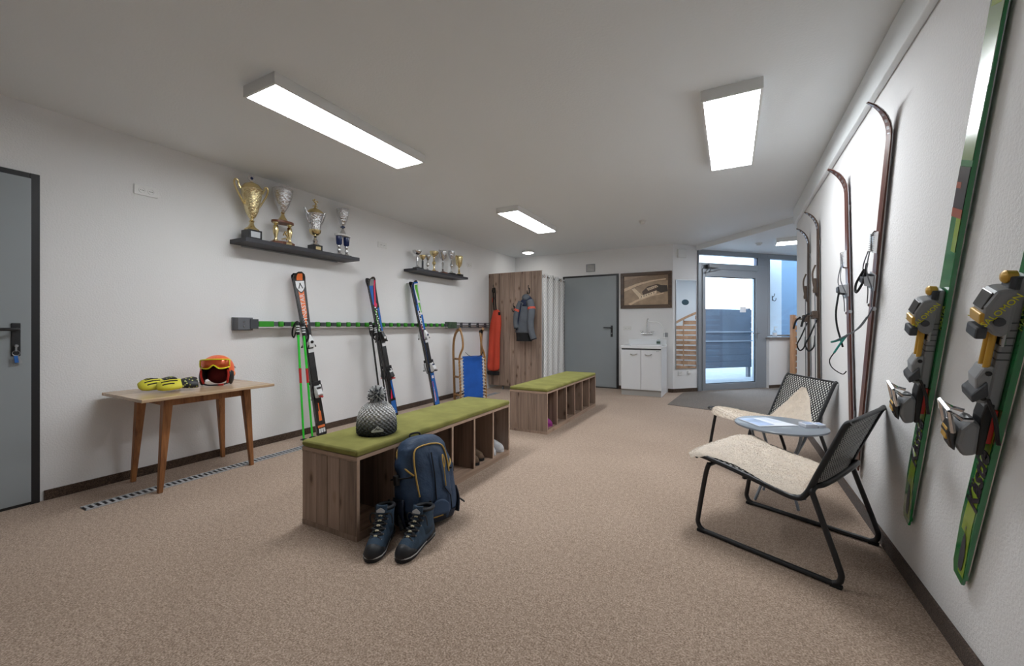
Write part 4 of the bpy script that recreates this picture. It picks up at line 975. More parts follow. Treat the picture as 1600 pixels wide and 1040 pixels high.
# ------------------------------------------------------------------ poles
def pole(label, foot, top, cols, group, strap=1):
    foot, top = Vector(foot), Vector(top); z = (top-foot).normalized(); M = frame(foot, z.orthogonal(), z.cross(z.orthogonal()), z); L = (top-foot).length
    t = thing('ski_pole', label, 'ski pole', M=M, group=group)
    MB().tube([(0, 0, .03), (0, 0, L-.12)], [.009, .0115], 10).build('shaft', cols[0], t, smooth=True)
    if cols[1]: MB().lathe([(.0118, L*.50), (.0124, L*.62)], 10).build('colour_band', cols[1], t)
    MB().lathe([(.012, L-.13), (.016, L-.12), (.014, L-.09), (.017, L-.06), (.015, L-.03), (.02, L-.01), (.014, L)], 12).build('grip', M_BLACKP, t, smooth=True)
    for zz in (.1, .075, .05): MB().lathe([(.0168, L-zz), (.0172, L-zz+.006), (.0168, L-zz+.012)], 12).build('grip_ring', M_SKIWHT, t)
    MB().tube([(0, 0, 0), (0, 0, .035)], [.002, .006], 8).build('tip', M_STEEL, t)
    MB().lathe([(.007, .05), (.03, .055), (.03, .06), (.008, .068)], 14).build('basket', M_BLACKP, t)
    return t
def strap_loop(t, pts, w=.011): MB().tube(smooth_path(pts, 5, closed=True), w, 6, closed=True, flat=.25).build('wrist_strap', M_STRAP, t, smooth=True)
p1 = pole('bright green ski pole, left one, leaning beside the black skis', (-3.66, 2.555, .0), (-3.775, 2.565, 1.20), (M_PGREEN, M_RED), 'green ski poles')
strap_loop(p1, [(.01, .02, 1.19), (-.02, .06, 1.21), (-.07, .14, 1.16), (-.09, .19, 1.09), (-.07, .17, 1.07), (-.03, .09, 1.13)])
p2 = pole('bright green ski pole, right one, slanting towards the ski tails', (-3.66, 2.65, .0), (-3.765, 2.617, 1.19), (M_PGREEN, M_RED), 'green ski poles')
strap_loop(p2, [(.0, .0, 1.17), (.03, .02, 1.12), (.03, .03, 1.04), (.0, .03, 1.0), (-.01, .01, 1.06)])
p3 = pole('black ski pole, left one, beside the middle ski pair', (-3.70, 3.62, .0), (-3.84, 3.55, 1.21), (M_SKIBLK, None), 'black ski poles')
strap_loop(p3, [(.0, .02, 1.2), (.03, .05, 1.14), (.03, .06, 1.06), (-.01, .05, 1.05), (-.02, .03, 1.12)])
p4 = pole('black ski pole, right one, beside the middle ski pair', (-3.68, 3.70, .0), (-3.82, 3.60, 1.18), (M_SKIBLK, None), 'black ski poles')
strap_loop(p4, [(.0, .0, 1.16), (-.03, .03, 1.10), (-.03, .05, 1.02), (.02, .05, 1.0), (.03, .02, 1.08)])

# ================================================================== SLED
WX = Vector((.62, .78, 0)).normalized(); NX = Vector((.78, -.62, 0)).normalized()
zt = (Vector((0, 0, 1))-NX*.08).normalized()
sd = thing('wooden_sled', 'curved wooden sled with blue cloth seat standing upright by the rack', 'sled', M=frame((-3.53, 5.33, .0), WX, -NX, zt))
# local: x across, y towards the wall (runner side), z up along the sled
HW = .205
for sx in (-1, 1):
    pth = smooth_path([(sx*(HW+.03), .24, .0), (sx*(HW+.03), .24, .45), (sx*(HW+.03), .235, .80), (sx*(HW+.02), .19, .99), (sx*(HW+.005), .09, 1.09), (sx*(HW-.02), -.01, 1.12)], 6)
    MB().tube(pth, .024, 8, flat=.8, up=(1, 0, 0)).build('runner', M_SLED, sd, smooth=True)
    pth = smooth_path([(sx*HW, .0, .02), (sx*HW, .0, .40), (sx*HW, .0, .68), (sx*(HW-.05), -.02, .83), (sx*(HW-.055), -.0, .98), (sx*(HW-.045), .05, 1.10)], 6)
    MB().tube(pth, .017, 8).build('side_rail', M_SLED, sd, smooth=True)
    for z in (.10, .38, .66): MB().tube([(sx*HW, .0, z), (sx*(HW+.03), .235, z)], .017, 8).build('strut', M_SLED, sd, smooth=True)
for z in (.10, .66): MB().tube([(-HW, .012, z), (HW, .012, z)], .014, 8).build('cross_bar', M_SLED, sd, smooth=True)
def clf(u, v):
    x = lerp(-HW+.045, HW-.045, u); z = lerp(.03, .70, v)
    return (x, -.012+.018*math.sin(PI*u)*math.sin(PI*v)+.004*math.sin(7*v+3*u), z)
MB().grid(clf, 14, 20).build('cloth_seat', M_BLUEF, sd, smooth=True, solid=.005)
for sx in (-1, 1):
    for k in range(13):
        z = .06+k*.05
        MB().tube([(sx*(HW-.055), -.018, z), (sx*(HW-.02), -.02, z-.012), (sx*(HW+.017), -.004, z-.03), (sx*(HW+.012), .018, z-.036)], .006, 5).build('lacing_cord', M_CORD, sd)
MB().tube(smooth_path([(-HW+.09, -.02, .76), (-.05, -.045, .70), (.06, -.05, .685), (.15, -.03, .72), (HW-.03, -.015, .79)], 5), .009, 6, flat=.4).build('pull_strap', M_STRAP, sd, smooth=True)
MB().tube([(HW-.05, .05, 1.07), (HW-.03, .02, 1.075)], .03, 8).build('rope_wrap', M_STRAP, sd, smooth=True)

# ================================================================== HELMET AND GLOVES
hl = thing('ski_helmet', 'orange ski helmet with yellow framed goggles on the wooden table', 'helmet', (-3.675, 1.80, TZ+.002), math.radians(52))
# local: -y is the face
def hsh(u, v, k=1.0):
    a = u*2*PI; th = v*PI*.72
    r = .122*k; x = r*.92*math.sin(th)*math.sin(a); y = -r*1.1*math.sin(th)*math.cos(a)+.01; z = .125+r*math.cos(th)*(.90 if th < PI/2 else 1.05)
    return x, y, z
def shell(k, f0, f1, lo):
    mb = MB()
    def fn(u, v):
        a = lerp(f0, f1, u)
        face_ = math.cos(a*2*PI)        # 1 at the front
        vmax = lo(face_); vv = v*vmax
        return hsh(a, vv, k)
    return mb.grid(fn, 40, 16)
shell(1.0, 0, 1, lambda c: .52 if c > .62 else (1.0 if c < .35 else lerp(1.0, .52, (c-.35)/.27))).build('shell', M_HELM, hl, smooth=True, solid=.004)
shell(1.025, .22, .78, lambda c: .42).build('top_shell', M_HELM2, hl, smooth=True, solid=.004)
shell(.93, 0, 1, lambda c: .55 if c > .62 else (1.02 if c < .35 else lerp(1.02, .55, (c-.35)/.27))).build('inner_liner', M_LINER, hl, smooth=True, solid=.006)
MB().sphere((0, .045, .078), .08, 14, 10, (1, .6, .92)).build('padding', M_LINR, hl, smooth=True)
for sx in (-1, 1):
    MB().sphere((sx*.096, -.012, .068), .052, 14, 10, (.38, 1.05, 1.28)).build('ear_pad', M_BLACKP, hl, smooth=True)
    MB().sphere((sx*.115, .012, .085), .02, 10, 6, (.35, 1, 1)).build('ear_emblem', M_HELM2, hl, smooth=True)
    MB().tube(smooth_path([(sx*.088, -.085, .125), (sx*.09, -.075, .08), (sx*.078, -.055, .02)], 4), .008, 6).build('cheek_trim', M_RED, hl, smooth=True)
MB().tube(smooth_path([(-.09, -.03, .02), (-.05, -.075, .009), (.0, -.085, .008), (.06, -.07, .011), (.09, -.03, .02)], 5), .009, 6, flat=.6).build('chin_strap', M_STRAP, hl, smooth=True)
MB().box(.02, .06, -.088, -.07, .002, .016).build('strap_buckle', M_RED, hl, bevel=.002)
MB().prism([(0, 0), (.05, -.012), (.05, -.002), (0, .01)], .0, .002, 'yz', Matrix.Translation((.1125, .02, .135))).build('dark_print', M_SKIBLK, hl)
def gog(u, v, r=.138):
    a = lerp(-.93, .93, u); 
    top = .214-.010*abs(u*2-1)**2; nose = math.exp(-((u-.5)/.11)**2)
    bot = .138+.03*nose+.012*abs(u*2-1)**3
    z = lerp(bot, top, v); return (r*.86*math.sin(a), -r*math.cos(a)+.02-.008*math.sin(PI*v), z)
MB().grid(gog, 26, 8).build('goggle_lens', M_LENS, hl, smooth=True, solid=.003)
loop = [gog(k/26, 0, .1405) for k in range(27)]+[gog(1, k/5, .1405) for k in range(1, 5)]+[gog(1-k/26, 1, .1405) for k in range(27)]+[gog(0, 1-k/5, .1405) for k in range(1, 5)]
MB().tube(loop, .0055, 6, closed=True).build('goggle_frame', M_YELP, hl, smooth=True)
def glove(label, loc, rz):
    t = thing('ski_mitt', label, 'glove', group='yellow ski mitts on the table', M=Matrix.Translation(loc) @ Matrix.Rotation(rz, 4, 'Z') @ Matrix.Rotation(.5, 4, 'X') @ Matrix.Diagonal((1.02, 1.2, 1.1, 1)))
    hand = MB()
    rg = []
    for q, wd, ht, zc in ((-.085, .012, .008, .016), (-.078, .034, .018, .02), (-.05, .050, .026, .026), (-.01, .054, .028, .03), (.03, .048, .026, .03), (.06, .036, .024, .03)):
        rg.append([Vector((q, wd*math.cos(2*PI*k/16), zc+ht*math.sin(2*PI*k/16)*(1 if math.sin(2*PI*k/16) > 0 else .9))) for k in range(16)])
    hand.loft(rg).build('hand_shell', M_YEL, t, smooth=True)
    for y, x0, x1 in ((-.024, -.055, .01), (0, -.06, .03), (.024, -.045, .03)):
        path = []
        for k in range(7):
            x = lerp(x0, x1, k/6); wd = interp([(-.085, .012), (-.078, .034), (-.05, .05), (-.01, .054), (.03, .048), (.06, .036)], x); ht = interp([(-.085, .008), (-.078, .018), (-.05, .026), (-.01, .028), (.03, .026), (.06, .024)], x); zc = interp([(-.085, .016), (-.05, .026), (-.01, .03), (.06, .03)], x)
            path.append((x, y, zc+ht*math.sqrt(max(0, 1-(y/wd)**2))+.0005))
        MB().tube(path, .005, 6, flat=.5).build('black_stripe', M_STRAP, t, smooth=True)
    MB().sphere((.0, .05, .022), .022, 10, 8, (1.9, .8, .9)).build('thumb', M_STRAP, t, smooth=True)
    rg = []
    for q, wd, ht, zc in ((.045, .036, .024, .03), (.08, .045, .028, .032), (.12, .05, .03, .033), (.145, .046, .024, .03)):
        rg.append([Vector((q, wd*math.cos(2*PI*k/16), max(.002, zc+ht*math.sin(2*PI*k/16)))) for k in range(16)])
    cm_ = NT('cuff_pattern') if 'cuff_pattern' not in bpy.data.materials else None
    if cm_:
        vo = cm_.n('ShaderNodeTexVoronoi', i_Vector=cm_.coord(), i_Scale=55.0); r = cm_.ramp(vo, [(.0, C(220, 222, 214)), (.22, C(200, 205, 90)), (.34, C(30, 32, 36)), (1, C(24, 25, 28))]); cm_.l(r, 'Base Color'); MATS['cuff'] = cm_.m
    MB().loft(rg).build('patterned_cuff', MATS['cuff'], t, smooth=True)
glove('yellow and black ski mitt lying at the left on the wooden table', (-3.73, 1.40, TZ+.024), math.radians(96))
glove('yellow and black ski mitt lying between the other mitt and the helmet', (-3.605, 1.465, TZ+.024), math.radians(74))
# ================================================================== HAT
ht = thing('knit_hat', 'grey ombre knit bobble hat with badge on the front bench', 'hat', (-1.955, 1.86, .490))
prof = [(.112, .0), (.120, .012), (.121, .05), (.118, .09), (.108, .13), (.088, .165), (.06, .188), (.03, .198), (.0, .2)]
hm = MB(); NS = 48
def hf(u, v):
    k = v*(len(prof)-1); i = min(int(k), len(prof)-2); r = lerp(prof[i][0], prof[i+1][0], k-i); z = lerp(prof[i][1], prof[i+1][1], k-i)
    r *= 1+.026*math.sin(u*2*PI*26+.8*math.sin(v*2*PI*12))*math.cos(v*2*PI*12)
    return (r*math.cos(u*2*PI), r*math.sin(u*2*PI), z)
hm.grid(hf, 144, 44, uvfn=lambda u, v: (u, v)); hm.build('knit_body', M_KNIT, ht, smooth=True, auto=False)
for nm_, mm_, cnt in (('pale_strands', M_POM, 300), ('dark_strands', M_POM2, 200)):
    pm = MB()
    for k in range(cnt):
        d = Vector((random.gauss(0, 1), random.gauss(0, 1), random.gauss(.3, 1))).normalized(); c = Vector((0, 0, .236)); l = .056*random.uniform(.9, 1.1)
        pm.tube([c+d*.012, c+d*l*.6+Vector((0, 0, .002)), c+d*l], [.0016, .0028, .0022], 4)
    tag(pm.build(nm_, mm_, ht), kind='stuff')
MB().sphere((0, 0, .236), .03, 10, 8).build('pompom_core', M_POM2, ht)
bdg = Matrix.Rotation(math.radians(-42), 4, 'Z')
def bad(r): return [(-r, -.014), (-r*1.05, -.006), (-r*.8, .002), (-r*.35, .010), (0, .024), (r*.4, .012), (r*.85, .004), (r*1.05, -.004), (r, -.014)]
MB().prism(bad(.034), -.1255, -.121, 'xz', Matrix.Rotation(math.radians(48), 4, 'Z') @ Matrix.Translation((0, 0, .045))).build('badge', mat('badge_silver', C(196, 200, 198), .4), ht, bevel=.001)
MB().prism([(-.02, -.006), (-.004, .012), (.004, .004), (.01, .010), (.024, -.004), (.01, .002), (.004, -.003), (-.005, .004)], -.1265, -.1252, 'xz', Matrix.Rotation(math.radians(48), 4, 'Z') @ Matrix.Translation((0, 0, .045))).build('badge_mountain', mat('badge_mark', C(70, 76, 78), .5), ht)

# ================================================================== BACKPACK
BKN = Vector((.93, -.37, 0)).normalized(); BKX = Vector((.37, .93, 0)).normalized()
lean = (Vector((0, 0, 1))-BKN*.20).normalized()
bk = thing('hiking_backpack', 'navy hiking backpack with mustard piping leaning on the front bench', 'backpack', M=frame((-1.57, 1.89, .008), BKX, -(BKN-lean*BKN.dot(lean)).normalized(), lean))
# local: x right (seen from the front), y to the bench, z up
secs = [(.0, .10, .07), (.012, .145, .095), (.05, .165, .11), (.14, .172, .115), (.25, .170, .108), (.36, .160, .098), (.43, .145, .088), (.47, .118, .070), (.492, .075, .045), (.498, .03, .02)]
def superell(hw, hd, z, n=32, e=.62, wob=0, yc=0):
    r = []
    for k in range(n):
        a = 2*PI*k/n; c_, s_ = math.cos(a), math.sin(a)
        x = hw*math.copysign(abs(c_)**e, c_); y = yc+hd*math.copysign(abs(s_)**e, s_)
        w_ = 1+wob*noise.noise(Vector((x*14, y*14, z*12)))
        r.append(Vector((x*w_, y*w_, z)))
    return r
def bsec(z):
    return interp([(q[0], q[1]) for q in secs], z), interp([(q[0], q[2]) for q in secs], z)
zs = [.0, .006, .012, .03, .05]+[.05+.02*k for k in range(1, 20)]+[.44, .455, .47, .482, .492, .498]
MB().loft([superell(*bsec(z), z, 40, .62, .14) for z in zs]).build('main_body', M_PACK, bk, smooth=True, sub=1, auto=False)
def fy(x, z):          # front surface of the pack
    hw, hd = bsec(z); t = min(1, abs(x)/hw); return -hd*(max(0, 1-t**(2/.62)))**(.62/2)
# front panel, zip piping
fp = MB(); 
def fpf(u, v):
    z = lerp(.06, .445, v); hw = .112*(1-max(0, (v-.8)/.2)**2*.45); x = lerp(-hw, hw, u)
    bul = .022*(math.sin(PI*u)**.5)*(math.sin(PI*min(1, v*1.02))**.4 if 0 < v < .98 else 0)
    return (x, fy(x, z)-.002-bul-.004*noise.noise(Vector((x*20, z*16, 3))), z)
fp.grid(fpf, 22, 34); fp.build('front_panel', M_PACK, bk, smooth=True, auto=False)
def on(x, z, d=.012): return (x, fy(x, z)-d, z)
pip = smooth_path([on(-.098, .175), on(-.105, .26, .014), on(-.106, .35, .014), on(-.098, .41, .014), on(-.072, .437, .012), on(0, .446, .012), on(.06, .438, .014), on(.092, .41, .014), on(.104, .34, .014), on(.106, .27, .012)], 6)
MB().tube(pip, .0065, 7, flat=.7).build('zip_piping', M_PIPE, bk, smooth=True)
for sx in (-1, 1):
    MB().tube(smooth_path([(sx*.112, fy(.112, .30)-.006, .29), (sx*.142, fy(.142, .33)-.004, .325), (sx*.152, .0, .37), (sx*.142, .03, .42), (sx*.11, .03, .462)], 5), .005, 6).build('side_piping', M_PIPE, bk, smooth=True)
MB().tube([on(-.008, .14, .026), on(-.004, .28, .034), on(-.004, .40, .03)], .006, 6, flat=.4).build('centre_zip', M_STRAP, bk)
MB().tube([on(.062, .20, .028), on(.062, .27, .032), on(.062, .32, .034)], .0055, 6, flat=.5).build('zip_pull_tape', M_PIPE, bk)
MB().tube(smooth_path([on(.062, .30, .036), on(.072, .34, .038), on(.066, .375, .034), on(.058, .35, .038)], 4, closed=True), .004, 6, closed=True).build('zip_pull_loop', M_PIPE, bk, smooth=True)
MB().grid(lambda u, v: on(lerp(-.055, .07, u), .055+.085*v*math.sin(PI*(.12+.76*u))**.6, .03+.006*math.sin(PI*u)), 14, 6).build('lower_pocket', mat('pocket_blue', C(44, 68, 98), .6, bump=.3, bscale=20), bk, smooth=True, solid=.004)
MB().tube([on(.095, .06, .018), on(.09, .14, .022), on(.05, .20, .028)], .005, 6, flat=.5).build('diagonal_strap', M_STRAP, bk)
MB().box(-.03, .03, -.135, -.128, .045, .055).build('logo_tag', M_PIPE, bk)
lg = MB().box(-.006, .006, -.095, -.09, .26, .285).build('yellow_tag', M_YELP, bk); lg.location = (.115, .02, -.03)
for sx in (-1, 1):
    MB().tube(smooth_path([(sx*.12, fy(.12, .3)-.004, .285), (sx*.168, -.02, .28), (sx*.178, .04, .275)], 4), .017, 6, flat=.35).build('compression_strap', M_STRAP, bk, smooth=True)
    MB().box(sx*.178-.012, sx*.178+.012, -.03, .01, .245, .30).build('strap_buckle', M_BLACKP, bk, bevel=.004)
    MB().grid(lambda u, v, sx=sx: (sx*(lerp(.165, .178, math.sin(PI*v))+.004), lerp(-.07, .07, u), lerp(.02, .17, v)), 8, 8).build('side_pocket', M_PACKD, bk, smooth=True, solid=.008)
MB().tube(smooth_path([(.165, -.01, .09), (.20, -.03, .085), (.215, -.05, .07), (.225, -.055, .06)], 4), .011, 6, flat=.4).build('hip_belt_end', M_STRAP, bk, smooth=True)
MB().tube(smooth_path([(-.165, -.01, .12), (-.185, -.03, .07), (-.19, -.06, .02)], 4), .012, 6, flat=.4).build('hip_belt_end', M_STRAP, bk, smooth=True)
MB().tube(smooth_path([(-.035, .07, .47), (-.03, .075, .505), (.03, .075, .505), (.035, .07, .47)], 4), .006, 6).build('haul_loop', M_STRAP, bk, smooth=True)
MB().loft([superell(*[q+.003 for q in bsec(z)], z, 32) for z in (.002, .012, .03, .055)]).build('base_cover', M_PACKD, bk, smooth=True)

# ================================================================== BOOTS
def boot(label, toe, heel, mir=1):
    toe, heel = Vector(toe), Vector(heel); d = (toe-heel).normalized()
    t = thing('hiking_boot', label, 'boot', M=frame(((toe.x+heel.x)/2, (toe.y+heel.y)/2, .001), d, Vector((0, 0, 1)).cross(d), (0, 0, 1)), group='blue hiking boots')
    # local x to the toe
    tab = [(-.150, .026), (-.135, .036), (-.09, .040), (-.03, .039), (.03, .046), (.08, .051), (.12, .044), (.142, .030), (.152, .012)]
    def outl(k=1.0, z=0, off=0): 
        r = [(x, w_*k+off) for x, w_ in tab]; return [Vector((x, w_, z)) for x, w_ in r]+[Vector((x, -w_, z)) for x, w_ in reversed(r)]
    MB().loft([outl(.94, .0), outl(1.05, .008), outl(1.05, .030)]).build('outsole', M_BOOTD, t, smooth=True)
    MB().loft([outl(1.06, .018), outl(1.07, .024)]).build('midsole_line', mat('sole_white', C(196, 198, 198), .6), t)
    def ring(x, z0, w_, h, n=18):
        return [Vector((x, w_*math.cos(a), z0+h*max(0, math.sin(a))**.8 if math.sin(a) > 0 else z0)) for a in [PI*k/(n-1) for k in range(n)]]
    # foot part: sections across x
    MB().loft([ring(x, .024, w_, h) for x, w_, h in ((-.148, .018, .06), (-.135, .034, .095), (-.09, .041, .115), (-.03, .042, .115), (.02, .045, .098), (.06, .048, .075), (.10, .046, .058), (.13, .036, .046), (.15, .016, .026))]).build('upper', M_BOOT, t, smooth=True, auto=False)
    MB().loft([ring(x, .022, w_, h) for x, w_, h in ((.07, .051, .034), (.095, .0495, .053), (.118, .044, .054), (.138, .034, .045), (.156, .014, .024))]).build('toe_cap', M_BOOTD, t, smooth=True, auto=False)
    MB().loft([ring(x, .022, w_, h) for x, w_, h in ((-.153, .018, .03), (-.138, .037, .045), (-.09, .044, .035), (-.04, .044, .02))]).build('heel_rand', M_BOOTD, t, smooth=True, auto=False)
    # shaft
    sh = []
    for z, cx, a_, b_ in ((.06, -.065, .078, .042), (.10, -.072, .072, .042), (.13, -.078, .060, .041), (.155, -.080, .058, .044), (.176, -.082, .060, .046)):
        sh.append([Vector((cx+a_*math.cos(2*PI*k/24), b_*math.sin(2*PI*k/24), z+(.008*math.cos(2*PI*k/24) if z > .17 else 0))) for k in range(24)])
    MB().loft(sh, cap=False).build('shaft', M_BOOT, t, smooth=True, solid=.008, auto=False)
    MB().tube([(-.082+.058*math.cos(2*PI*k/24), .0445*math.sin(2*PI*k/24), .178+.008*math.cos(2*PI*k/24)) for k in range(24)], .010, 8, closed=True).build('padded_collar', M_BOOTD, t, smooth=True)
    MB().sphere((-.085, 0, .155), .045, 12, 8, (1.0, .85, .3)).build('inner_lining', M_STRAP, t)
    MB().grid(lambda u, v: (-.028+.03*(1-v)**1.5-.012*math.cos(u*PI-PI/2)*-1, lerp(-.027, .027, u), lerp(.11, .208, v)), 8, 8).build('tongue', M_BOOT, t, smooth=True, solid=.009)
    MB().prism([(-.016, -.008), (-.018, 0), (-.008, .007), (0, .011), (.008, .007), (.018, 0), (.016, -.008)], -.0, .002, 'yz', Matrix.Translation((-.004, 0, .186)) @ Matrix.Diagonal((1, 1.3, 1.3, 1)) @ Matrix.Rotation(-.12, 4, 'Y')).build('tongue_logo', mat('logo_silver', C(190, 194, 198), .4), t)
    pts = [(.078, .074, .028), (.056, .091, .031), (.034, .107, .033), (.012, .122, .034), (-.006, .14, .034), (-.016, .162, .036)]
    for i, (x, z, w_) in enumerate(pts):
        for sx in (-1, 1): MB().lathe([(.005, 0), (.005, .004), (0, .005)], 8, (x-.004, sx*w_, z)).build('lace_hook', M_STEEL, t)
    for (x0, z0, w0), (x1, z1, w1) in zip(pts, pts[1:]):
        for sx in (-1, 1):
            pth = smooth_path([(x0, sx*w0, z0+.003), ((x0+x1)/2+.006, 0, (z0+z1)/2+.012), (x1, -sx*w1, z1+.003)], 4)
            MB().tube(pth, .0048, 6).build('lace', M_LACE, t, smooth=True)
            for q in (3,): MB().tube([pth[q], pth[q+1]], .0052, 6).build('lace_fleck', M_LACE2, t)
    for sx in (-1, 1):
        MB().tube(smooth_path([(-.018, sx*.03, .165), (-.01, sx*.048, .17), (-.01, sx*.058, .15), (-.02, sx*.056, .115)], 4), .0032, 6).build('lace_bow', M_LACE, t, smooth=True)
    MB().tube([(-.145, 0, .12), (-.152, 0, .16), (-.146, 0, .185)], .008, 6, flat=.4).build('pull_tab', M_STRAP, t)
boot('dark blue hiking boot, left of the pair, in front of the bench corner', (-1.548, 1.43, 0), (-1.69, 1.70, 0))
boot('dark blue hiking boot, right of the pair, in front of the backpack', (-1.425, 1.50, 0), (-1.472, 1.79, 0), -1)

def lowshoe(name, label, toe, heel, z, m, sole, group, lace=True, W=.040, slip=False):
    toe, heel = Vector((*toe, 0)), Vector((*heel, 0)); d = (toe-heel).normalized(); L = (toe-heel).length
    t = thing(name, label, 'shoe' if not slip else 'slipper', M=frame(((toe.x+heel.x)/2, (toe.y+heel.y)/2, z), d, Vector((0, 0, 1)).cross(d), (0, 0, 1)) @ Matrix.Diagonal((1, 1.1, 1.25, 1)), group=group)
    k = L/.28
    tab = [(-.14, .018), (-.125, .028), (-.06, .032), (.03, .04), (.08, .042), (.12, .03), (.14, .01)]
    ol = lambda q, zz: [Vector((x*k, w_*q, zz)) for x, w_ in tab]+[Vector((x*k, -w_*q, zz)) for x, w_ in reversed(tab)]
    MB().loft([ol(.95, 0), ol(1.06, .006), ol(1.06, .018)]).build('sole', sole, t, smooth=True)
    rg = lambda x, w_, h: [Vector((x*k, w_*math.cos(a), .017+h*max(0, math.sin(a))**.8)) for a in [PI*q/13 for q in range(14)]]
    if slip: S = [(.0, .038, .05), (.03, .042, .055), (.07, .043, .048), (.11, .034, .034), (.135, .016, .018)]
    else: S = [(-.138, .016, .04), (-.12, .028, .058), (-.06, .033, .05), (-.01, .036, .058), (.03, .039, .06), (.07, .041, .048), (.11, .033, .036), (.135, .014, .02)]
    MB().loft([rg(*q) for q in S]).build('upper', m, t, smooth=True, auto=False)
    if not slip: MB().sphere((-.07*k, 0, .066), .03, 12, 8, (1.6, .8, .25)).build('opening', M_LINER, t, smooth=True)
    if lace:
        for i in range(4):
            x = (.0+i*.018)*k; MB().tube([(x, -.026, .066-.004*i), (x, 0, .08-.005*i), (x, .026, .066-.004*i)], .003, 5).build('lace', M_CORD, t)
zb = .0475
lowshoe('walking_shoe', 'left one of the brown laced shoes in the front bench compartment', (-1.775, 2.755), (-2.04, 2.755), zb, M_SHOE, M_RUB, 'brown shoes')
lowshoe('walking_shoe', 'right one of the brown laced shoes in the front bench compartment', (-1.80, 2.865), (-2.06, 2.865), zb, M_SHOE, M_RUB, 'brown shoes')
lowshoe('house_shoe', 'white slip-on shoe at the left of the last bench compartment', (-1.785, 3.035), (-2.03, 3.035), zb, M_SHOEW, M_SHOEW, 'white shoes', lace=False)
lowshoe('house_shoe', 'white slip-on shoe at the right of the last bench compartment', (-1.775, 3.155), (-2.02, 3.155), zb, M_SHOEW, M_SHOEW, 'white shoes', lace=False)
lowshoe('felt_slipper', 'left purple slipper in the first compartment of the rear bench', (-1.76, 4.12), (-1.98, 4.12), zb, M_PURP, M_PURP, 'purple slippers', lace=False, slip=True)
lowshoe('felt_slipper', 'right purple slipper in the first compartment of the rear bench', (-1.755, 4.225), (-1.975, 4.225), zb, M_PURP, M_PURP, 'purple slippers', lace=False, slip=True)

# ================================================================== HANGING CLOTHES
tr_ = thing('ski_trousers', 'orange red ski trousers with black braces hanging from the hook', 'trousers', (-3.85, 6.47, 0))
def tsec(z, xc, hw, hd, n=28, split=0):
    r = []
    for k in range(n):
        a = 2*PI*k/n; x = hw*math.cos(a); y = hd*math.sin(a)
        y *= 1-split*math.exp(-((x)/(hw*.18))**2)
        w_ = 1+.07*noise.noise(Vector((x*12, y*10, z*7)))
        r.append(Vector((xc+x*w_, y*w_, z)))
    return r
T = [(1.47, .06, .04, .03, 0), (1.44, .065, .065, .04, 0), (1.36, .068, .09, .05, 0), (1.22, .05, .118, .056, .1), (1.05, .03, .118, .055, .55), (.85, .02, .118, .052, .75), (.65, .01, .122, .050, .85), (.45, .0, .128, .048, .88), (.33, -.005, .135, .046, .88)]
MB().loft([tsec(z, xc, hw, hd, split=s_) for z, xc, hw, hd, s_ in T]).build('trouser_legs', M_TROU, tr_, smooth=True, sub=1, auto=False)
MB().loft([tsec(z, -.003, .126, .042, split=.6) for z in (.27, .335)]).build('inner_gaiter', M_STRAP, tr_, smooth=True)
for dx in (-.005, .035): MB().tube(smooth_path([(dx+.0, -.01, 1.86), (dx+.012, -.014, 1.72), (dx+.018, -.02, 1.58), (dx+.04, -.03, 1.45)], 5), .024, 6, flat=.2).build('brace', M_STRAP, tr_, smooth=True)
MB().tube([(.0, -.03, 1.68), (.0, -.032, 1.60)], .015, 6, flat=.3).build('brace_patch', M_TROU, tr_)
MB().box(.115, .15, -.035, .0, 1.36, 1.42).build('waist_tab', M_STRAP, tr_, bevel=.006)
jk = thing('ski_jacket', 'grey and navy ski jacket with orange stripes hanging on the panel', 'jacket', (-3.155, 6.43, 0))
J = [(1.70, .02, .03, .03), (1.66, .02, .075, .05), (1.60, .01, .12, .065), (1.50, -.01, .155, .08), (1.38, -.025, .165, .085), (1.25, -.035, .165, .085), (1.12, -.045, .168, .085), (1.03, -.05, .165, .08)]
def jsec(z, xc, hw, hd, g=1.0, n=30):
    r = []
    for k in range(n):
        a = 2*PI*k/n; x = hw*math.cos(a)*g; y = hd*math.sin(a)*g; w_ = 1+.09*noise.noise(Vector((x*13, y*10, z*9)))
        r.append(Vector((xc+x*w_, y*w_, z)))
    return r
jt = lambda q: tuple(interp([(-r[0], r[i]) for r in J], -q) for i in (1, 2, 3))
MB().loft([jsec(z, *jt(z)) for z in [1.52-.035*k for k in range(15)]]).build('body', M_JGREY, jk, smooth=True, sub=1, auto=False)
MB().loft([jsec(z, *jt(z), 1.01) for z in (1.705, 1.68, 1.65, 1.61, 1.57, 1.53, 1.505)]).build('navy_yoke', M_JNAVY, jk, smooth=True, sub=1, auto=False)
MB().loft([jsec(z, jt(1.08)[0], .15, .07) for z in (1.05, .96, .90)]).build('dark_lining', M_STRAP, jk, smooth=True)
MB().sphere((.0, -.02, 1.66), .075, 14, 10, (1.0, .8, .85)).build('hood', M_JGREY, jk, smooth=True)
MB().grid(lambda u, v: (-.055+lerp(-.012, .012, u)-.1*v, -.098+.02*v, 1.56-.46*v), 2, 10).build('front_zip', M_JNAVY, jk, smooth=True, solid=.004)
MB().grid(lambda u, v: tuple(jsec(lerp(1.06, 1.28, v), *jt(1.15), 1.02)[18-int(u*3)] if True else 0), 3, 6).build('side_panel', M_JNAVY, jk, smooth=True)
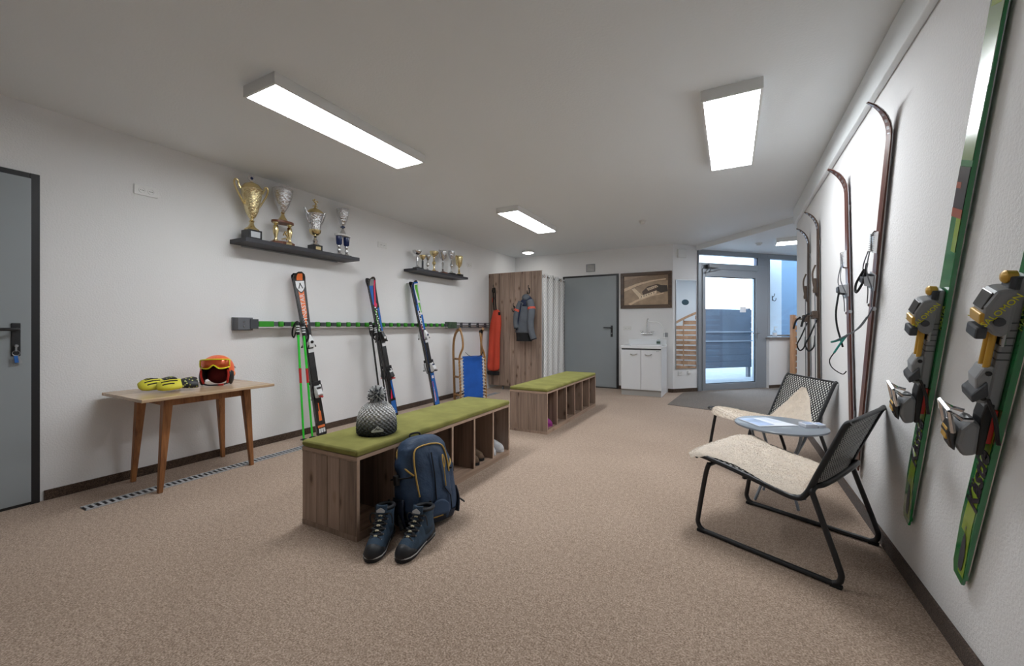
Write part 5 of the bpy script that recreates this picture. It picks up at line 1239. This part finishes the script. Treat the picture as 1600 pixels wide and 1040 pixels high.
for sx, pth in ((1, [(.09, -.06, 1.60), (.14, -.085, 1.45), (.125, -.10, 1.25), (.14, -.10, 1.08), (.185, -.085, .93)]), (-1, [(-.075, -.03, 1.58), (-.15, -.05, 1.42), (-.175, -.05, 1.25), (-.165, -.05, 1.12)])):
    P_ = smooth_path(pth, 5)
    sl_ = MB().tube(P_, [lerp(.068, .052, i/(len(P_)-1)) for i in range(len(P_))], 14).build('sleeve', M_JGREY, jk, smooth=True, auto=False)
    MB().tube(P_[-2:], [.054, .052], 14).build('cuff', M_STRAP, sl_, smooth=True)
    i0 = 4
    for q in (0, 1): 
        a_, b_ = P_[i0].lerp(P_[i0+1], q*.55), P_[i0].lerp(P_[i0+1], q*.55+.35); MB().tube([a_, b_], .0685, 14).build('orange_stripe', M_JOR, sl_, smooth=True)
MB().tube(smooth_path([(.0, .03, 1.70), (.0, .02, 1.735), (.01, .0, 1.755)], 4), .006, 6).build('hanger_loop', M_STRAP, jk)

# ================================================================== CHAIRS
def chair(label, ctr, fwd, pelt):
    f = Vector((*fwd, 0)).normalized(); M = frame((*ctr, 0), f.cross(Vector((0, 0, 1))), f, (0, 0, 1))     # x right, y forward
    t = thing('woven_lounge_chair', label, 'chair', M=M, group='woven lounge chairs')
    HWc = .305
    prof = smooth_path([(0, .335, .415), (0, .30, .425), (0, .12, .395), (0, -.06, .355), (0, -.155, .342), (0, -.20, .375), (0, -.245, .48), (0, -.30, .61), (0, -.345, .715), (0, -.365, .735)], 6)
    cum = [0]
    for a_, b_ in zip(prof, prof[1:]): cum.append(cum[-1]+(b_-a_).length)
    T_ = cum[-1]
    def at(s_):
        s_ = max(0, min(T_, s_))
        for i in range(len(cum)-1):
            if s_ <= cum[i+1]:
                q = (s_-cum[i])/max(1e-6, cum[i+1]-cum[i]); p_ = prof[i].lerp(prof[i+1], q); tg = (prof[i+1]-prof[i]).normalized()
                return p_, Vector((0, -tg.z, tg.y)) if False else Vector((1, 0, 0)).cross(tg)*-1
        return prof[-1], Vector((0, 1, 0))
    # woven sling
    MB().grid(lambda u, v: tuple(at(v*T_)[0]+Vector((lerp(-HWc+.02, HWc-.02, u), 0, 0))), 4, 60, uvfn=lambda u, v: (u*2*HWc, v*T_)).build('woven_sling', M_WEAVE, t, smooth=True, solid=.008, auto=False)
    for sx in (-1, 1): MB().tube([p_+Vector((sx*(HWc-.012), 0, 0)) for p_ in prof], .013, 8).build('side_rail', M_BLACK, t, smooth=True)
    for s_ in (.02, T_-.01): 
        p_, _ = at(s_); MB().tube([p_+Vector((-HWc+.012, 0, 0)), p_+Vector((HWc-.012, 0, 0))], .010, 8).build('cross_rail', M_BLACK if s_ < .1 else M_WEAVE, t, smooth=True)
    # sled legs: front leg, floor rail, rear leg and bar behind the backrest
    for sx in (-1, 1):
        X_ = sx*.30
        MB().tube(smooth_path([(X_, .255, .395), (X_, .275, .33), (X_, .315, .10), (X_, .318, .045), (X_, .29, .016), (X_, .22, .014), (X_, -.24, .014), (X_, -.31, .018), (X_, -.332, .05), (X_, -.32, .11), (X_, -.235, .36), (X_*.985, -.225, .40), (X_*.93, -.24, .425)], 5), .0125, 9).build('sled_leg', M_BLACK, t, smooth=True)
        for yy in (.30, -.315): MB().box(X_-.012, X_+.012, yy-.022, yy+.022, .0005, .016).build('foot_pad', M_RUB, t, bevel=.003)
    MB().tube(smooth_path([(-.285, -.235, .42), (-.24, -.262, .43), (0, -.268, .43), (.24, -.262, .43), (.285, -.235, .42)], 5), .0125, 9).build('back_bar', M_BLACK, t, smooth=True)
    MB().tube([(-.30, .255, .39), (.30, .255, .39)], .011, 8).build('front_bar', M_BLACK, t, smooth=True)
    # sheepskin lying over seat and backrest
    wl, wr, s0, s1 = pelt
    NU, NV = 56, 110
    def sk(u, v, lift=0):
        s_ = lerp(s0, s1, v); p_, nr = at(max(0, s_))
        if s_ < 0: p_ = p_+Vector((0, -s_, s_*.12))
        x = lerp(-interp(wl, v), interp(wr, v), u)
        e = (1-abs(2*u-1)**5)*min(1, (v+.004)*14)*min(1, (1-v+.004)*14)
        pq = Vector((x*16, s_*16, ctr[1])); nz = noise.noise(pq)*.35+noise.noise(pq*2.7)*.35+noise.noise(pq*6)*.3
        h = .010+e*(.026+.014*nz)+lift
        q = p_+nr*h+Vector((x, 0, 0))
        if abs(x) > HWc: q.z -= (abs(x)-HWc)*.9
        return q
    sp_ = thing('sheepskin', ('cream sheepskin draped over the near woven chair' if ctr[1] < 3.2 else 'cream sheepskin draped over the far woven chair beside the table'), 'sheepskin', M=M, group='sheepskins on the chairs')
    mb = MB(); mb.grid(lambda u, v: tuple(sk(u, v)), NU, NV)
    mb.grid(lambda u, v: tuple(sk(1-u, v, 0)-at(max(0, lerp(s0, s1, v)))[1]*((1-abs(2*(1-u)-1)**5)*min(1, (v+.004)*14)*min(1, (1-v+.004)*14)*.030)), 12, NV)
    mb.build('hide', M_FUR, sp_, smooth=True, auto=False)
    fb = MB(); rnd = random.Random(3)
    for k in range(26000):
        u, v = rnd.random(), rnd.random()
        p_ = Vector(sk(u, v)); s_ = lerp(s0, s1, v); nr = at(max(0, s_))[1]
        edge = max(abs(2*u-1)**8, 1-min(1, v*30), 1-min(1, (1-v)*30))
        d = (nr+Vector((rnd.gauss(0, .55)+(1.2*edge*(1 if u > .5 else -1)), rnd.gauss(0, .55), rnd.gauss(0, .3)))).normalized()
        l = rnd.uniform(.004, .009); s2 = d.orthogonal().normalized()*.0013
        fb.add([p_-d*.003+s2, p_-d*.003-s2, p_+d*l], [(0, 1, 2)])
    tag(fb.build('fleece', M_FUR, sp_), kind='stuff')
    return t
# (half widths to the left and right of the chair along the pelt, start, end)
pelt_near = ([(0, .10), (.02, .28), (.06, .32), (.12, .32), (.20, .27), (.30, .25), (.42, .27), (.55, .30), (.62, .29), (.72, .25), (.85, .20), (.95, .13), (1, .03)],
             [(0, .04), (.02, .12), (.05, .18), (.09, .31), (.14, .35), (.20, .33), (.28, .27), (.40, .27), (.52, .30), (.62, .29), (.75, .24), (.88, .17), (.96, .10), (1, .03)], -.065, .80)
pelt_far = ([(0, .02), (.03, .18), (.10, .30), (.20, .30), (.30, .24), (.45, .27), (.58, .30), (.70, .27), (.80, .20), (.92, .12), (1, .03)],
            [(0, .02), (.03, .14), (.10, .24), (.2, .26), (.32, .22), (.48, .27), (.60, .29), (.72, .22), (.84, .12), (.94, .05), (1, .02)], -.06, .86)
chair('black and white woven lounge chair nearest the camera on the right', (.251, 2.674), (-.905, .425), pelt_near)
chair('black and white woven lounge chair farther back beyond the round table', (.245, 3.97), (-.908, -.418), pelt_far)

# ================================================================== ROUND TABLE
rt = thing('round_side_table', 'small round grey table between the two woven chairs', 'table', (.285, 3.235, 0))
RTZ, RR = .505, .265
MB().lathe([(0, RTZ-.016), (RR-.012, RTZ-.016), (RR, RTZ-.012), (RR, RTZ-.003), (RR-.004, RTZ), (0, RTZ)], 56).build('table_top', M_TABLEG, rt, smooth=True)
for k in range(4):
    a = PI/6+k*PI/2; c_, s_ = math.cos(a), math.sin(a)
    MB().tube(smooth_path([(c_*.195, s_*.195, RTZ-.014), (c_*.17, s_*.17, RTZ-.10), (c_*.10, s_*.10, .28), (c_*.085, s_*.085, .22), (c_*.12, s_*.12, .12), (c_*.17, s_*.17, .006)], 6), .0125, 9, flat=.7).build('curved_leg', M_TABLEG, rt, smooth=True)
MB().tube([(math.cos(2*PI*k/24)*.095, math.sin(2*PI*k/24)*.095, .25) for k in range(24)], .007, 6, closed=True).build('leg_ring', M_TABLEG, rt, smooth=True)
def P_on(pts, z0, z1): return MB().prism(pts, z0, z1)
mg = thing('magazine', 'open white brochure with bluish pictures lying on the round table', 'magazine', (0, .02, RTZ))
MB().prism([(.045, 3.245), (.215, 3.385), (.385, 3.20), (.16, 3.06)], .0, .006).build('pages', M_PAPER, mg, bevel=.001)
MB().prism([(.055, 3.242), (.135, 3.305), (.25, 3.15), (.162, 3.072)], .006, .0066).build('printed_picture', M_PRINT, mg)
MB().prism([(.17, 3.325), (.21, 3.358), (.30, 3.26), (.25, 3.225)], .006, .0066).build('printed_picture', mat('paper_print_pale', C(205, 212, 226), .35, var=.2, vscale=12), mg)
for i, (nm, pts, hh) in enumerate((('tall stack of white cards left on the round table edge', [(.39, 3.245), (.455, 3.275), (.485, 3.20), (.42, 3.165)], .022), ('small stack of white cards right on the round table edge', [(.465, 3.285), (.51, 3.31), (.535, 3.235), (.493, 3.205)], .016))):
    st = thing('card_stack', nm, 'cards', (0, .02, RTZ), group='card stacks')
    k = 0
    while k*.0045 < hh:
        o_ = random.uniform(-.003, .003); MB().prism([(x+o_, y+o_*.6) for x, y in pts], k*.0045, k*.0045+.004).build('card_pack', M_PAPER, st); k += 1
    cx_, cy_ = sum(p_[0] for p_ in pts)/4, sum(p_[1] for p_ in pts)/4
    MB().prism([(lerp(cx_, x, .7), lerp(cy_, y, .7)) for x, y in pts], k*.0045-.0005, k*.0045).build('printed_picture', M_PRINT, st)

# ================================================================== SKIS ON THE RIGHT WALL
NW_ = (-1, 0, 0)
def old_ski(label, b, tdir, L, m, kind, group, th=.012):
    base = Vector((XR-.014, b[0], b[1])); top = Vector((XR-.014, tdir[0], tdir[1]))
    s = Ski(L, .082, .068, .075, th, .22, .10, sharp=.9); M = face(base, top, NW_)
    t = s.make('vintage_ski', label, M, group, m)
    s.deco('top_varnish', m, .02, L-.03, -.85, .85, n=60)
    for f in (-.93, .86): s.deco('light_edge_line', M_EDGE, .02, L-.10, f, f+.07, lift=.001, n=50)
    MB().box(-.012, .012, -.0135, .0, .30, .34).box(-.012, .012, -.0135, .0, L-.35, L-.31).build('wall_mount', M_STEEL, t)
    s.deco('tip_metal', M_STEEL, L-.20, L-.015, -.5, .5, lift=.0012, n=14)
    q = L*.56
    if kind == 'cable':
        MB().box(-.045, .045, th, th+.008, q-.05, q+.04).build('toe_plate', M_STEEL, t, bevel=.002)
        for sx in (-1, 1): MB().prism([(th, q-.03), (th+.045, q-.02), (th+.05, q+.03), (th, q+.03)], sx*.036-.003, sx*.036+.003, 'yz').build('toe_iron', M_STEEL, t)
        MB().box(-.03, .03, th+.02, th+.055, q-.012, q+.022).build('toe_block', M_DGREY, t, bevel=.004)
        # tension spring lever in front of the toe
        sp = []
        for k in range(90): a = k*.7; sp.append((math.cos(a)*.012-.01, th+.022+math.sin(a)*.012, q+.16+k*.0011))
        MB().tube(sp, .0022, 5).build('tension_spring', M_STEEL, t, smooth=True)
        MB().prism([(th, q+.15), (th+.02, q+.155), (th+.026, q+.24), (th+.012, q+.265), (th, q+.265)], -.022, -.016, 'yz').build('lever_plate', M_CHROME, t)
        MB().prism([(th, q+.15), (th+.02, q+.155), (th+.026, q+.24), (th+.012, q+.265), (th, q+.265)], .016, .022, 'yz').build('lever_plate', M_CHROME, t)
        for sx in (-1, 1): MB().tube(smooth_path([(sx*.012, th+.03, q+.16), (sx*.038, th+.04, q+.06), (sx*.042, th+.012, q-.04), (sx*.040, th+.008, q-.14)], 5), .003, 5).build('binding_cable', M_GREYM, t, smooth=True)
        for sx in (-1, 1): MB().lathe([(.011, 0), (.011, .006), (0, .008)], 10, M=Matrix.Translation((sx*.036, th*.6, q-.15)) @ Matrix.Rotation(sx*PI/2, 4, 'Y')).build('cable_guide', M_STEEL, t)
    return t, s, q
G3 = 'vintage skis on the right wall'
def tubeobj(t, nm, pts, r, m, n=6): MB().tube(smooth_path(pts, 5), r, n).build(nm, m, t, smooth=True)
tB1, sB, q = old_ski('red brown vintage ski standing upright, left of the crossed pair', (3.36, .27), (3.535, 2.1), 2.02, M_OLDSKI, 'cable', G3)
tubeobj(tB1, 'black_strap', [(-.02, .06, q-.02), (-.01, .075, q-.14), (.0, .07, q-.24), (.0, .05, q-.34), (.01, .04, q-.38)], .006, M_STRAP)
tubeobj(tB1, 'teal_cable_sleeve', [(-.02, .02, q-.30), (.0, .055, q-.36), (.02, .085, q-.42)], .0065, mat('teal_plastic', C(34, 128, 118), .4))
tubeobj(tB1, 'heel_cable', [(.02, .085, q-.42), (.02, .11, q-.47), (.0, .10, q-.52), (-.01, .05, q-.56), (-.02, .03, q-.54)], .0035, M_STRAP)
tB2, sB, q = old_ski('red brown vintage ski tilted to the right, nearest of the crossed pair', (3.265, .27), (2.66, 2.12), 2.13, M_OLDSKI, 'cable', G3)
tubeobj(tB2, 'heel_cable', [(-.04, .012, q-.14), (-.05, .06, q-.25), (-.04, .14, q-.32), (.0, .175, q-.36), (.03, .14, q-.36), (.04, .06, q-.30), (.04, .015, q-.22)], .0035, M_GREYM)
tubeobj(tB2, 'teal_cable_sleeve', [(-.03, .155, q-.34), (.0, .175, q-.36), (.03, .14, q-.36), (.036, .11, q-.345)], .006, MATS['teal_plastic'])
tubeobj(tB2, 'black_strap', [(-.02, .05, q+.10), (-.02, .06, q+.0), (-.02, .085, q-.06), (.02, .08, q-.02), (.02, .05, q+.06)], .006, M_STRAP)
for (lab, b, tt, L) in (('dark brown vintage ski with leather binding, farthest on the right wall', (5.04, .27), (5.10, 2.0), 1.93), ('dark brown vintage ski with leather binding, second from the nook', (4.50, .27), (4.57, 2.0), 1.97)):
    t, s, q = old_ski(lab, b, tt, L, M_OLDSKI2, 'leather', G3)
    ml = mat('old_leather', C(74, 60, 50), .7, var=.2)
    MB().box(-.05, .05, .012, .055, q-.15, q-.08).build('toe_iron', ml, t, bevel=.006)
    MB().tube(smooth_path([(-.045, .03, q-.12), (-.03, .075, q-.12), (.03, .075, q-.12), (.045, .03, q-.12)], 4), .012, 6, flat=.4).build('leather_toe_strap', ml, t, smooth=True)
    tubeobj(t, 'hanging_strap', [(.0, .07, q-.10), (.0, .11, q-.14), (.01, .13, q-.22)], .009, M_STRAP)
    tubeobj(t, 'heel_loop', [(-.03, .02, q-.16), (-.02, .07, q-.30), (.0, .10, q-.38), (.02, .075, q-.44), (.0, .04, q-.40), (.0, .03, q-.30)], .007, M_STRAP)
    MB().lathe([(.014, 0), (.017, .02), (.013, .05), (.017, .10), (.012, .13)], 10, M=Matrix.Translation((-.045, .035, q+.08))).build('spring_grip', ml, t, smooth=True)
    MB().tube([(-.045, .035, .06), (-.045, .035, q+.10)], .0045, 6).build('tension_rod', M_GREYM, t)
    MB().tube(smooth_path([(-.02, .016, q+.05), (-.03, .04, q+.14), (.0, .045, q+.26), (.02, .02, q+.34)], 5), .008, 6, flat=.5).build('leather_strap', ml, t, smooth=True)

# green race skis with large bindings
M_KG = mat('race_ski_green', C(24, 122, 62), .2, coat=.7); M_KL = mat('race_ski_lime', C(142, 168, 52), .22, coat=.7); M_KP = mat('race_ski_pale_green', C(132, 156, 104), .2, coat=.7)
M_KD = mat('race_ski_dark_violet', C(42, 34, 46), .25, coat=.6); M_KO = mat('race_ski_rust', C(160, 72, 40), .3, coat=.5); M_BG = mat('binding_grey', C(134, 137, 140), .35); M_BY = mat('binding_gold', C(204, 160, 64), .35, .2)
def race_ski(label, y0):
    base = Vector((XR-.012, y0, .285)); d = Vector((0, -.40, 1)).normalized()
    s = Ski(2.16, .094, .076, .086, .016, .20, .05); M = face(base, base+d, NW_)
    t = s.make('race_ski', label, M, 'green race skis on the right wall', M_KG); L = s.L
    # local x: positive = ?  (seen by the viewer: away from / towards the camera)
    s.deco('lime_field', M_KL, .03, .62, -.82, .1, n=30)
    s.deco('lime_field', M_KL, .20, .66, lambda t_: lerp(.08, .1, t_), lambda t_: lerp(.6, .2, t_), n=20)
    s.deco('tail_pad', M_DGREY, .045, .23, lambda t_: -.52*math.sin(PI*min(1, .15+t_))**.5-.05, lambda t_: .12+.2*math.sin(PI*t_)-.3*t_, lift=.0022, n=16)
    c0, nr = s.pt(.42); th = s.thick(.42)
    text('Kästle', .088, M_KD, t, frame(c0+nr*(th+.0022)+Vector((-.008, 0, 0)), (0, 0, 1), (1, 0, 0), (0, 1, 0)), shear=.15, bold=.003)
    c0, nr = s.pt(.98); th = s.thick(.98)
    text('MASTER', .026, M_KL, t, frame(c0+nr*(th+.0022)+Vector((-.031, 0, 0)), (0, 0, 1), (1, 0, 0), (0, 1, 0)))
    s.deco('pale_field', M_KP, 1.52, L-.02, -.95, .95, n=24)
    s.deco('lime_tip', M_KL, 1.95, L-.03, lambda t_: -.6, lambda t_: .7, lift=.0014, n=12)
    s.deco('violet_band', M_KD, 1.36, 1.50, lambda t_: -.95, .95, lift=.0014, n=8)
    s.deco('rust_band', M_KO, 1.335, 1.365, -.95, .95, lift=.0018, n=3); s.deco('rust_band', M_KO, 1.43, 1.45, .1, .95, lift=.0018, n=3)
    s.deco('lime_stripe', M_KL, 1.22, 1.335, -.95, -.1, lift=.0014, n=6)
    H = .016
    MB().box(-.024, .028, H, H+.022, .565, .68).build('heel_riser', M_RED, t, bevel=.003)
    MB().box(-.022, .026, H, H+.030, .68, 1.08).build('binding_plate', M_BG, t, bevel=.006)
    for k in range(6): MB().box(-.0235, .0275, H+.004, H+.0312, .84+k*.022, .843+k*.022).build('plate_groove', M_DGREY, t)
    for sx in (-1, 1): MB().tube([(sx*.012, H+.042, .80), (sx*.012, H+.042, .93)], .008, 8).build('gold_rod', M_BY, t, smooth=True)
    MB().lathe([(.016, 0), (.018, .02), (.012, .026), (0, .028)], 12, M=Matrix.Translation((0, H+.02, 1.075)) @ Matrix.Rotation(-PI/2, 4, 'X')).build('gold_knob', M_BY, t, smooth=True)
    MB().prism([(H+.028, .70), (H+.05, .70), (H+.062, .78), (H+.05, .815), (H+.028, .82)], -.024, .028, 'yz').build('slide_housing', M_LGREY, t, bevel=.006)
    for z_ in (.72, .80): MB().lathe([(.007, 0), (.007, .004), (0, .005)], 8, M=Matrix.Translation((.031, H+.04, z_)) @ Matrix.Rotation(PI/2, 4, 'Y')).lathe([(.007, 0), (.007, .004), (0, .005)], 8, M=Matrix.Translation((-.025, H+.04, z_)) @ Matrix.Rotation(-PI/2, 4, 'Y')).build('screw', M_BLACKP, t)
    # toe unit
    tz = .98
    to = MB().prism([(H+0.018, tz-.055), (H+0.036, tz-.07), (H+0.051, tz-.06), (H+0.075, tz-.02), (H+0.078, tz+.02), (H+0.06, tz+.065), (H+0.033, tz+.07), (H+0.018, tz+.06)], -.034, .034, 'yz').build('toe_housing', M_BG, t, bevel=.010)
    MB().prism([(H+0.06, tz-.035), (H+0.081, tz-.03), (H+0.084, tz+.0), (H+0.069, tz+.005)], -.030, .030, 'yz').build('gold_cap', M_BY, to, bevel=.004)
    MB().prism([(H+0.0708, tz+.01), (H+0.0822, tz+.012), (H+0.0672, tz+.06), (H+0.06, tz+.055)], -.026, .026, 'yz').build('dark_window', M_SKIBLK, to, bevel=.003)
    MB().box(-.03, .03, H+0.06, H+0.084, tz-.075, tz-.04).build('toe_wing', M_DGREY, to, bevel=.006)
    for sx in (-1, 1): MB().lathe([(.012, 0), (.012, .006), (0, .008)], 10, M=Matrix.Translation((sx*.034, H+0.0465, tz-.02)) @ Matrix.Rotation(sx*PI/2, 4, 'Y')).build('pivot_screw', M_DGREY, to)
    MB().box(-.024, .024, H+0.018, H+0.03, tz-.10, tz-.055).build('anti_friction_pad', M_STEEL, t, bevel=.004)
    MB().box(-.022, .022, H+0.012, H+0.036, tz+.06, tz+.10).build('toe_carrier', M_DGREY, t, bevel=.004)
    for sx in (1, -1):
        text('SALOMON', .022, M_YELP, to, frame((sx*.0352, H+0.0465, tz+.012), (0, sx*.55, -sx*.83), (0, .83, .55), (sx, 0, 0)), ext=.0008)
    # heel unit
    hz = .60
    MB().prism([(H+0.0104, hz-.075), (H+0.026, hz-.08), (H+0.0338, hz+.05), (H+0.0286, hz+.10), (H+0.0104, hz+.10)], -.026, .026, 'yz').build('heel_track', M_BLACKP, t, bevel=.005)
    he = MB().prism([(H+0.026, hz-.075), (H+0.0572, hz-.085), (H+0.0754, hz-.04), (H+0.0728, hz+.01), (H+0.052, hz+.045), (H+0.0312, hz+.03)], -.032, .032, 'yz').build('heel_housing', M_BG, t, bevel=.010)
    MB().prism([(H+0.0702, hz-.075), (H+0.0858, hz-.06), (H+0.0988, hz-.01), (H+0.091, hz+.03), (H+0.078, hz+.0)], -.024, .024, 'yz').build('heel_lever', M_SKIBLK, he, bevel=.006)
    MB().box(-.018, .018, H+0.08944, H+0.09776, hz-.035, hz+.005).build('gold_tab', M_BY, he, bevel=.003)
    for sx in (-1, 1): MB().tube([(sx*.026, H+0.052, hz+.045), (sx*.034, H+0.078, hz+.05), (sx*.034, H+0.1066, hz+.075), (sx*.030, H+0.0884, hz+.0)], .007, 6).build('step_in_bracket', M_CHROME, he)
    MB().tube([(-.034, H+0.1066, hz+.075), (.034, H+0.1066, hz+.075)], .006, 6).build('step_in_bracket', M_CHROME, he)
    MB().prism([(H+0.0312, hz+.13), (H+0.0624, hz+.105), (H+0.0676, hz+.13), (H+0.039, hz+.175)], -.034, .034, 'yz').build('brake_pedal', M_DGREY, t, bevel=.005)
    for sx in (-1, 1): MB().tube(smooth_path([(sx*.03, H+0.0312, hz+.12), (sx*.046, H+0.0156, hz+.07), (sx*.055, H+0.0052, hz+.01), (sx*.062, H+0.00208, hz-.01)], 4), .005, 6).build('brake_arm', M_BLACKP, t, smooth=True)
race_ski('green race ski with grey bindings, farther one beside the vintage skis', 2.451)
race_ski('green race ski with grey bindings, nearest to the camera at the right edge', 1.975)
